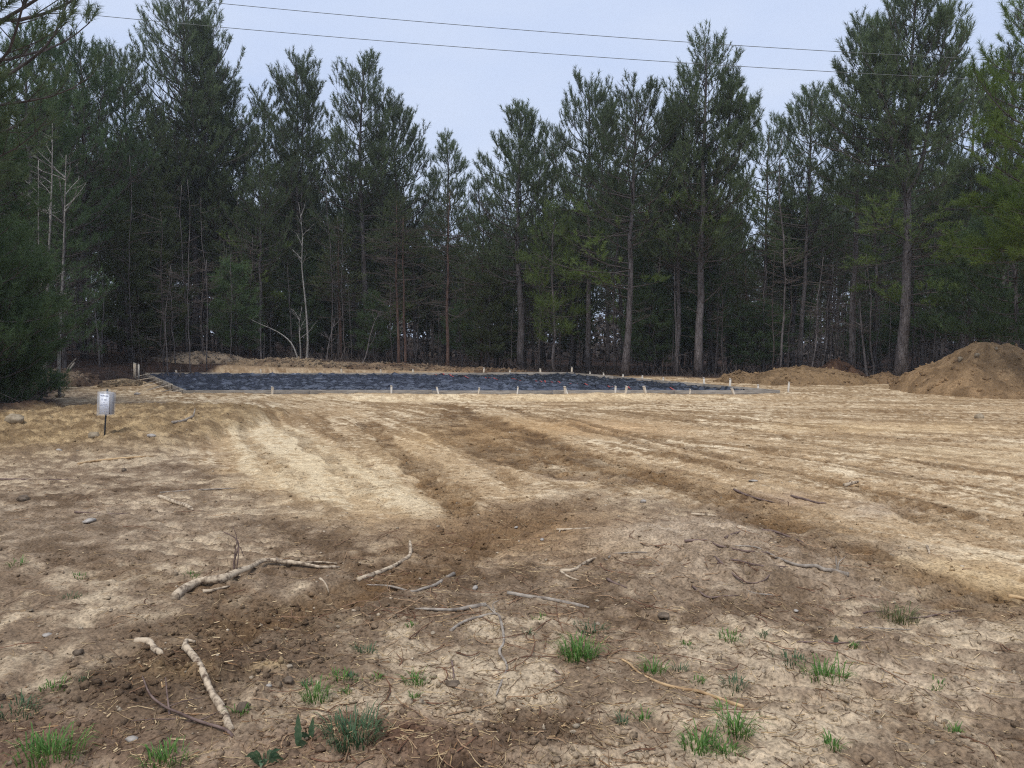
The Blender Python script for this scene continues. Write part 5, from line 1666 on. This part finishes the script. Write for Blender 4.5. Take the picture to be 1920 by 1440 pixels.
# ------------------------------------------------------------------ grass tufts and weeds
def blade_mat(name, c1, c2):
    m, nt, b = new_mat(name, 0.55, 0.3)
    n = noise_node(nt, 45, 2, 'Object')
    r = ramp(nt, n.outputs['Fac'], [(0.3, c1), (0.58, c2), (0.72, (c2[0] * 1.9, c2[1] * 1.1, c2[2] * 1.3))])
    nt.links.new(r.outputs['Color'], b.inputs['Base Color'])
    tr = nt.nodes.new('ShaderNodeBsdfTranslucent'); nt.links.new(r.outputs['Color'], tr.inputs['Color'])
    ms = nt.nodes.new('ShaderNodeMixShader'); ms.inputs['Fac'].default_value = 0.3
    nt.links.new(b.outputs['BSDF'], ms.inputs[1]); nt.links.new(tr.outputs['BSDF'], ms.inputs[2])
    nt.links.new(ms.outputs['Shader'], nt.nodes['Material Output'].inputs['Surface'])
    return m


M['grass'] = blade_mat('green grass', (0.05, 0.115, 0.022), (0.11, 0.22, 0.045))
M['grass_dark'] = blade_mat('bluish grass', (0.035, 0.075, 0.035), (0.085, 0.145, 0.065))
M['grass_olive'] = blade_mat('olive grass', (0.07, 0.085, 0.03), (0.14, 0.15, 0.06))
M['weed'] = blade_mat('weed leaf', (0.05, 0.095, 0.045), (0.10, 0.155, 0.08))


def tuft(px, py, wpx, hpx, n, label, mat='grass', group=None, seed=0):
    c = hit(px, py)
    d = math.hypot(c[0], c[1]); s = d / FPX
    rg = np.random.default_rng(seed + int(px))
    W, H = wpx * s / 2, hpx * s * 0.72
    m = MB()
    for k in range(int(n * 1.3)):
        a = rg.uniform(0, 6.28); rr0 = W * 1.0 * rg.random() ** 0.75
        bx, by = rr0 * math.cos(a), rr0 * math.sin(a) * 0.8
        bz = Hz(c[0] + bx, c[1] + by) - c[2] if n < 70 or k % 3 == 0 else 0.0
        out = a + rg.uniform(-0.9, 0.9)
        h = H * (0.35 + 0.9 * rg.random() ** 1.6); ln_ = h * rg.uniform(0.3, 1.5)
        w = rg.uniform(0.0011, 0.0024) * (1 + 0.15 * d / 3)
        sd = np.array([-math.sin(out), math.cos(out), 0]) * w
        o_ = np.array([math.cos(out), math.sin(out), 0])
        p = [np.array([bx, by, bz - 0.01]), np.array([bx, by, bz]) + o_ * ln_ * 0.3 + [0, 0, h * 0.6], np.array([bx, by, bz]) + o_ * ln_ * 0.7 + [0, 0, h * 0.95], np.array([bx, by, bz]) + o_ * ln_ * 1.15 + [0, 0, h * rg.uniform(0.6, 1.0)]]
        m.add([p[0] - sd, p[0] + sd, p[1] + sd, p[1] - sd, p[2] + sd * .7, p[2] - sd * .7, p[3]], Q=[(0, 1, 2, 3), (3, 2, 4, 5)], T=[(5, 4, 6)])
    o = link('grass_tuft', m.mesh('grass_tuft', M[mat], True), None, tuple(c))
    return tag(o, label, 'grass tuft', group)


tuft(1085, 1232, 75, 42, 150, 'largest bright green grass tuft, right of the crooked root')
tuft(1106, 1182, 62, 20, 50, 'dark spread grass tuft just behind the largest bright tuft', 'grass_dark')
tuft(660, 1385, 105, 48, 170, 'big bluish green grass tuft at the bottom, left of centre', 'grass_dark')
tuft(592, 1308, 52, 30, 80, 'bright yellow-green grass tuft behind the two upright weed leaves')
tuft(640, 1275, 80, 16, 45, 'thin strip of grass right behind the bright yellow-green tuft')
tuft(95, 1420, 105, 40, 130, 'bright grass tuft in the bottom left corner')
tuft(310, 1428, 80, 34, 70, 'pale thin grass tuft at the bottom below the thick pale stick', 'grass')
tuft(30, 1335, 70, 22, 60, 'dark low grass at the left edge, near the bottom', 'grass_dark')
tuft(100, 1292, 50, 14, 30, 'small grass above the bottom left corner', 'grass')
tuft(684, 1222, 44, 20, 40, 'dark bluish grass tuft left of the crooked root', 'grass_dark')
tuft(780, 1282, 42, 26, 50, 'small green tuft at centre, below the crooked root', 'grass')
tuft(1685, 1165, 64, 32, 90, 'olive dry grass tuft with twigs on the right-hand hump', 'grass_olive')
tuft(1550, 1268, 84, 36, 80, 'wide green grass tuft right of the yellow-brown stick', 'grass')
tuft(1480, 1240, 60, 18, 34, 'small leafy grass left of the wide green tuft', 'grass_dark')
tuft(1370, 1200, 50, 20, 44, 'small grass tuft above the yellow-brown stick, upper one', 'grass')
tuft(1225, 1262, 44, 30, 44, 'grass tuft at the upper end of the yellow-brown stick', 'grass')
tuft(1380, 1372, 58, 44, 80, 'upright green tuft below the end of the yellow-brown stick', 'grass')
tuft(1312, 1405, 70, 40, 90, 'dense green tuft at the bottom right of centre', 'grass')
tuft(1360, 1412, 60, 26, 60, 'low green tuft joined to the right of the dense bottom tuft', 'grass')
tuft(1378, 1290, 44, 22, 40, 'sparse tuft just above the middle of the yellow-brown stick', 'grass_dark')
tuft(1560, 1402, 30, 24, 30, 'lone small tuft near the bottom right', 'grass')
k = 0
for (px, py, w, h) in [(660, 1272, 30, 12), (705, 1275, 28, 14), (650, 1300, 22, 12), (1275, 1257, 30, 16), (1310, 1278, 26, 12), (1205, 1350, 34, 22), (1167, 1358, 20, 26), (1755, 1293, 26, 14), (1790, 1372, 26, 18), (138, 1122, 44, 12),
                       (360, 1080, 30, 14), (25, 1060, 44, 14), (1430, 1192, 24, 14), (1290, 1210, 26, 10), (150, 1082, 22, 8), (155, 1275, 22, 12), (775, 1310, 22, 16), (1010, 1160, 30, 10), (990, 1190, 26, 12), (1350, 1330, 26, 16), (770, 1172, 22, 8), (575, 1285, 26, 12), (450, 1340, 30, 20), (1600, 1215, 16, 12)]:
    tuft(px, py, w, h, 20, 'little sparse tuft of grass sprouting from the bare foreground dirt', 'grass' if k % 3 else 'grass_dark', 'little grass tufts in the foreground', 900 + k); k += 1


def leaf(parent, base_, tip, w, mat, bend=0.03, teeth=5):
    base_ = np.asarray(base_, float); tip = np.asarray(tip, float)
    n_ = 13; t = np.linspace(0, 1, n_)
    mid = base_ + (tip - base_) * t[:, None] + np.array([0, 0, 1]) * (bend * np.sin(t * math.pi))[:, None]
    ax = unit(tip - base_); sd = unit(np.cross(ax, [0, 1, 0.2]))
    wd = w * np.sin(np.clip(t * 1.02, 0, 1) ** 0.8 * math.pi) ** 0.9 * (1 + 0.22 * np.cos(t * teeth * 2 * math.pi)) + 0.0015
    fold = np.array([0, -1, 0.3]) * 0.25
    Lf = mid - sd * wd[:, None] + fold * wd[:, None]; Rt = mid + sd * wd[:, None] + fold * wd[:, None]
    i = np.arange(n_ - 1)
    m = MB(); m.add(np.vstack([Lf, mid, Rt]), Q=np.vstack([np.stack([i, i + n_, i + n_ + 1, i + 1], -1), np.stack([i + n_, i + 2 * n_, i + 2 * n_ + 1, i + n_ + 1], -1)]))
    link('leaf', m.mesh('leaf', M[mat], True), parent)


c = hit(560, 1400)
wd_ = empty('broadleaf_weed', tuple(c), 'weed with one tall dark lobed leaf standing at the bottom left of centre', 'weed')
leaf(wd_, (0, 0, -0.01), at(559, 1338, c[1]) - c, 0.013, 'weed', 0.0)
leaf(wd_, (0, 0, -0.01), (0.05, -0.04, 0.03), 0.012, 'weed', 0.02)
c = hit(582, 1385)
wd_ = empty('broadleaf_weed', tuple(c), 'weed with one shorter upright leaf right of the tallest leaf', 'weed')
leaf(wd_, (0, 0, -0.01), at(587, 1345, c[1]) - c, 0.010, 'weed', 0.0)
leaf(wd_, (0, 0, -0.01), (-0.05, -0.03, 0.025), 0.012, 'weed', 0.02)
c = hit(495, 1432)
wd_ = empty('broadleaf_weed', tuple(c), 'low rosette of broad dark leaves at the bottom edge', 'weed')
for k in range(17):
    a = k * 2.4; L = frnd.uniform(0.03, 0.08)
    leaf(wd_, (0.02 * math.cos(a), 0.02 * math.sin(a), 0), (L * 1.1 * math.cos(a), L * 0.8 * math.sin(a), frnd.uniform(0.005, 0.03)), 0.007, 'weed', 0.018, 3)
c = hit(1567, 1206)
wd_ = empty('broadleaf_weed', tuple(c), 'single green leaf standing on the dark wavy twig', 'weed')
leaf(wd_, (0, 0, -0.01), at(1567, 1190, c[1]) - c, 0.012, 'weed', 0.0)

# ------------------------------------------------------------------ overhead wires
M['wire'] = simple_mat('dull aluminium cable', (0.10, 0.11, 0.10), (0.18, 0.19, 0.18), 3, 0.6, 0.4, bstr=0)
for pts, lab in (([(330, -2), (640, 28), (960, 54), (1280, 79), (1560, 96), (1920, 115)], 'upper overhead cable sagging across the sky'),
                 ([(0, 11), (250, 36), (640, 70), (960, 96), (1280, 118), (1550, 133), (1920, 153)], 'lower overhead cable sagging across the sky')):
    Yw = 24.0
    P = np.array([at(a, b, Yw) for a, b in pts])
    cf = np.polyfit(P[:, 0], P[:, 2], 2)
    xs = np.linspace(-34, 34, 60)
    Q = np.column_stack([xs, np.full(60, Yw), np.polyval(cf, xs)])
    m = MB(); m.tube(Q - Q[0], 0.009, 6)
    o = link('overhead_wire', m.mesh('overhead_wire', M['wire'], True), None, tuple(Q[0]))
    tag(o, lab, 'cable')
print('TRIS', sum(sum(len(p.vertices) - 2 for p in me.polygons) for me in bpy.data.meshes if len(me.polygons) < 200000) , len(bpy.data.objects))

# ------------------------------------------------------------------ added veil: a faint volume for lens flare, lifts the dark trees
hz = MB(); hz.box((0, 0, 17.5), (392, 392, 40))
hm = bpy.data.materials.new('flare_veil'); hm.use_nodes = True
hm.node_tree.nodes.clear()
ho = hm.node_tree.nodes.new('ShaderNodeOutputMaterial'); hv = hm.node_tree.nodes.new('ShaderNodeVolumePrincipled')
hv.inputs['Color'].default_value = (0.86, 0.90, 0.95, 1)
hv.inputs['Density'].default_value = 0.0007
hv.inputs['Anisotropy'].default_value = 0.2
hm.node_tree.links.new(hv.outputs['Volume'], ho.inputs['Volume'])
tag(link('flare_veil', hz.mesh('flare_veil', hm)), 'added thin pale veil standing in for lens flare over the clearing and the wood', 'flare_veil', kind='stuff')
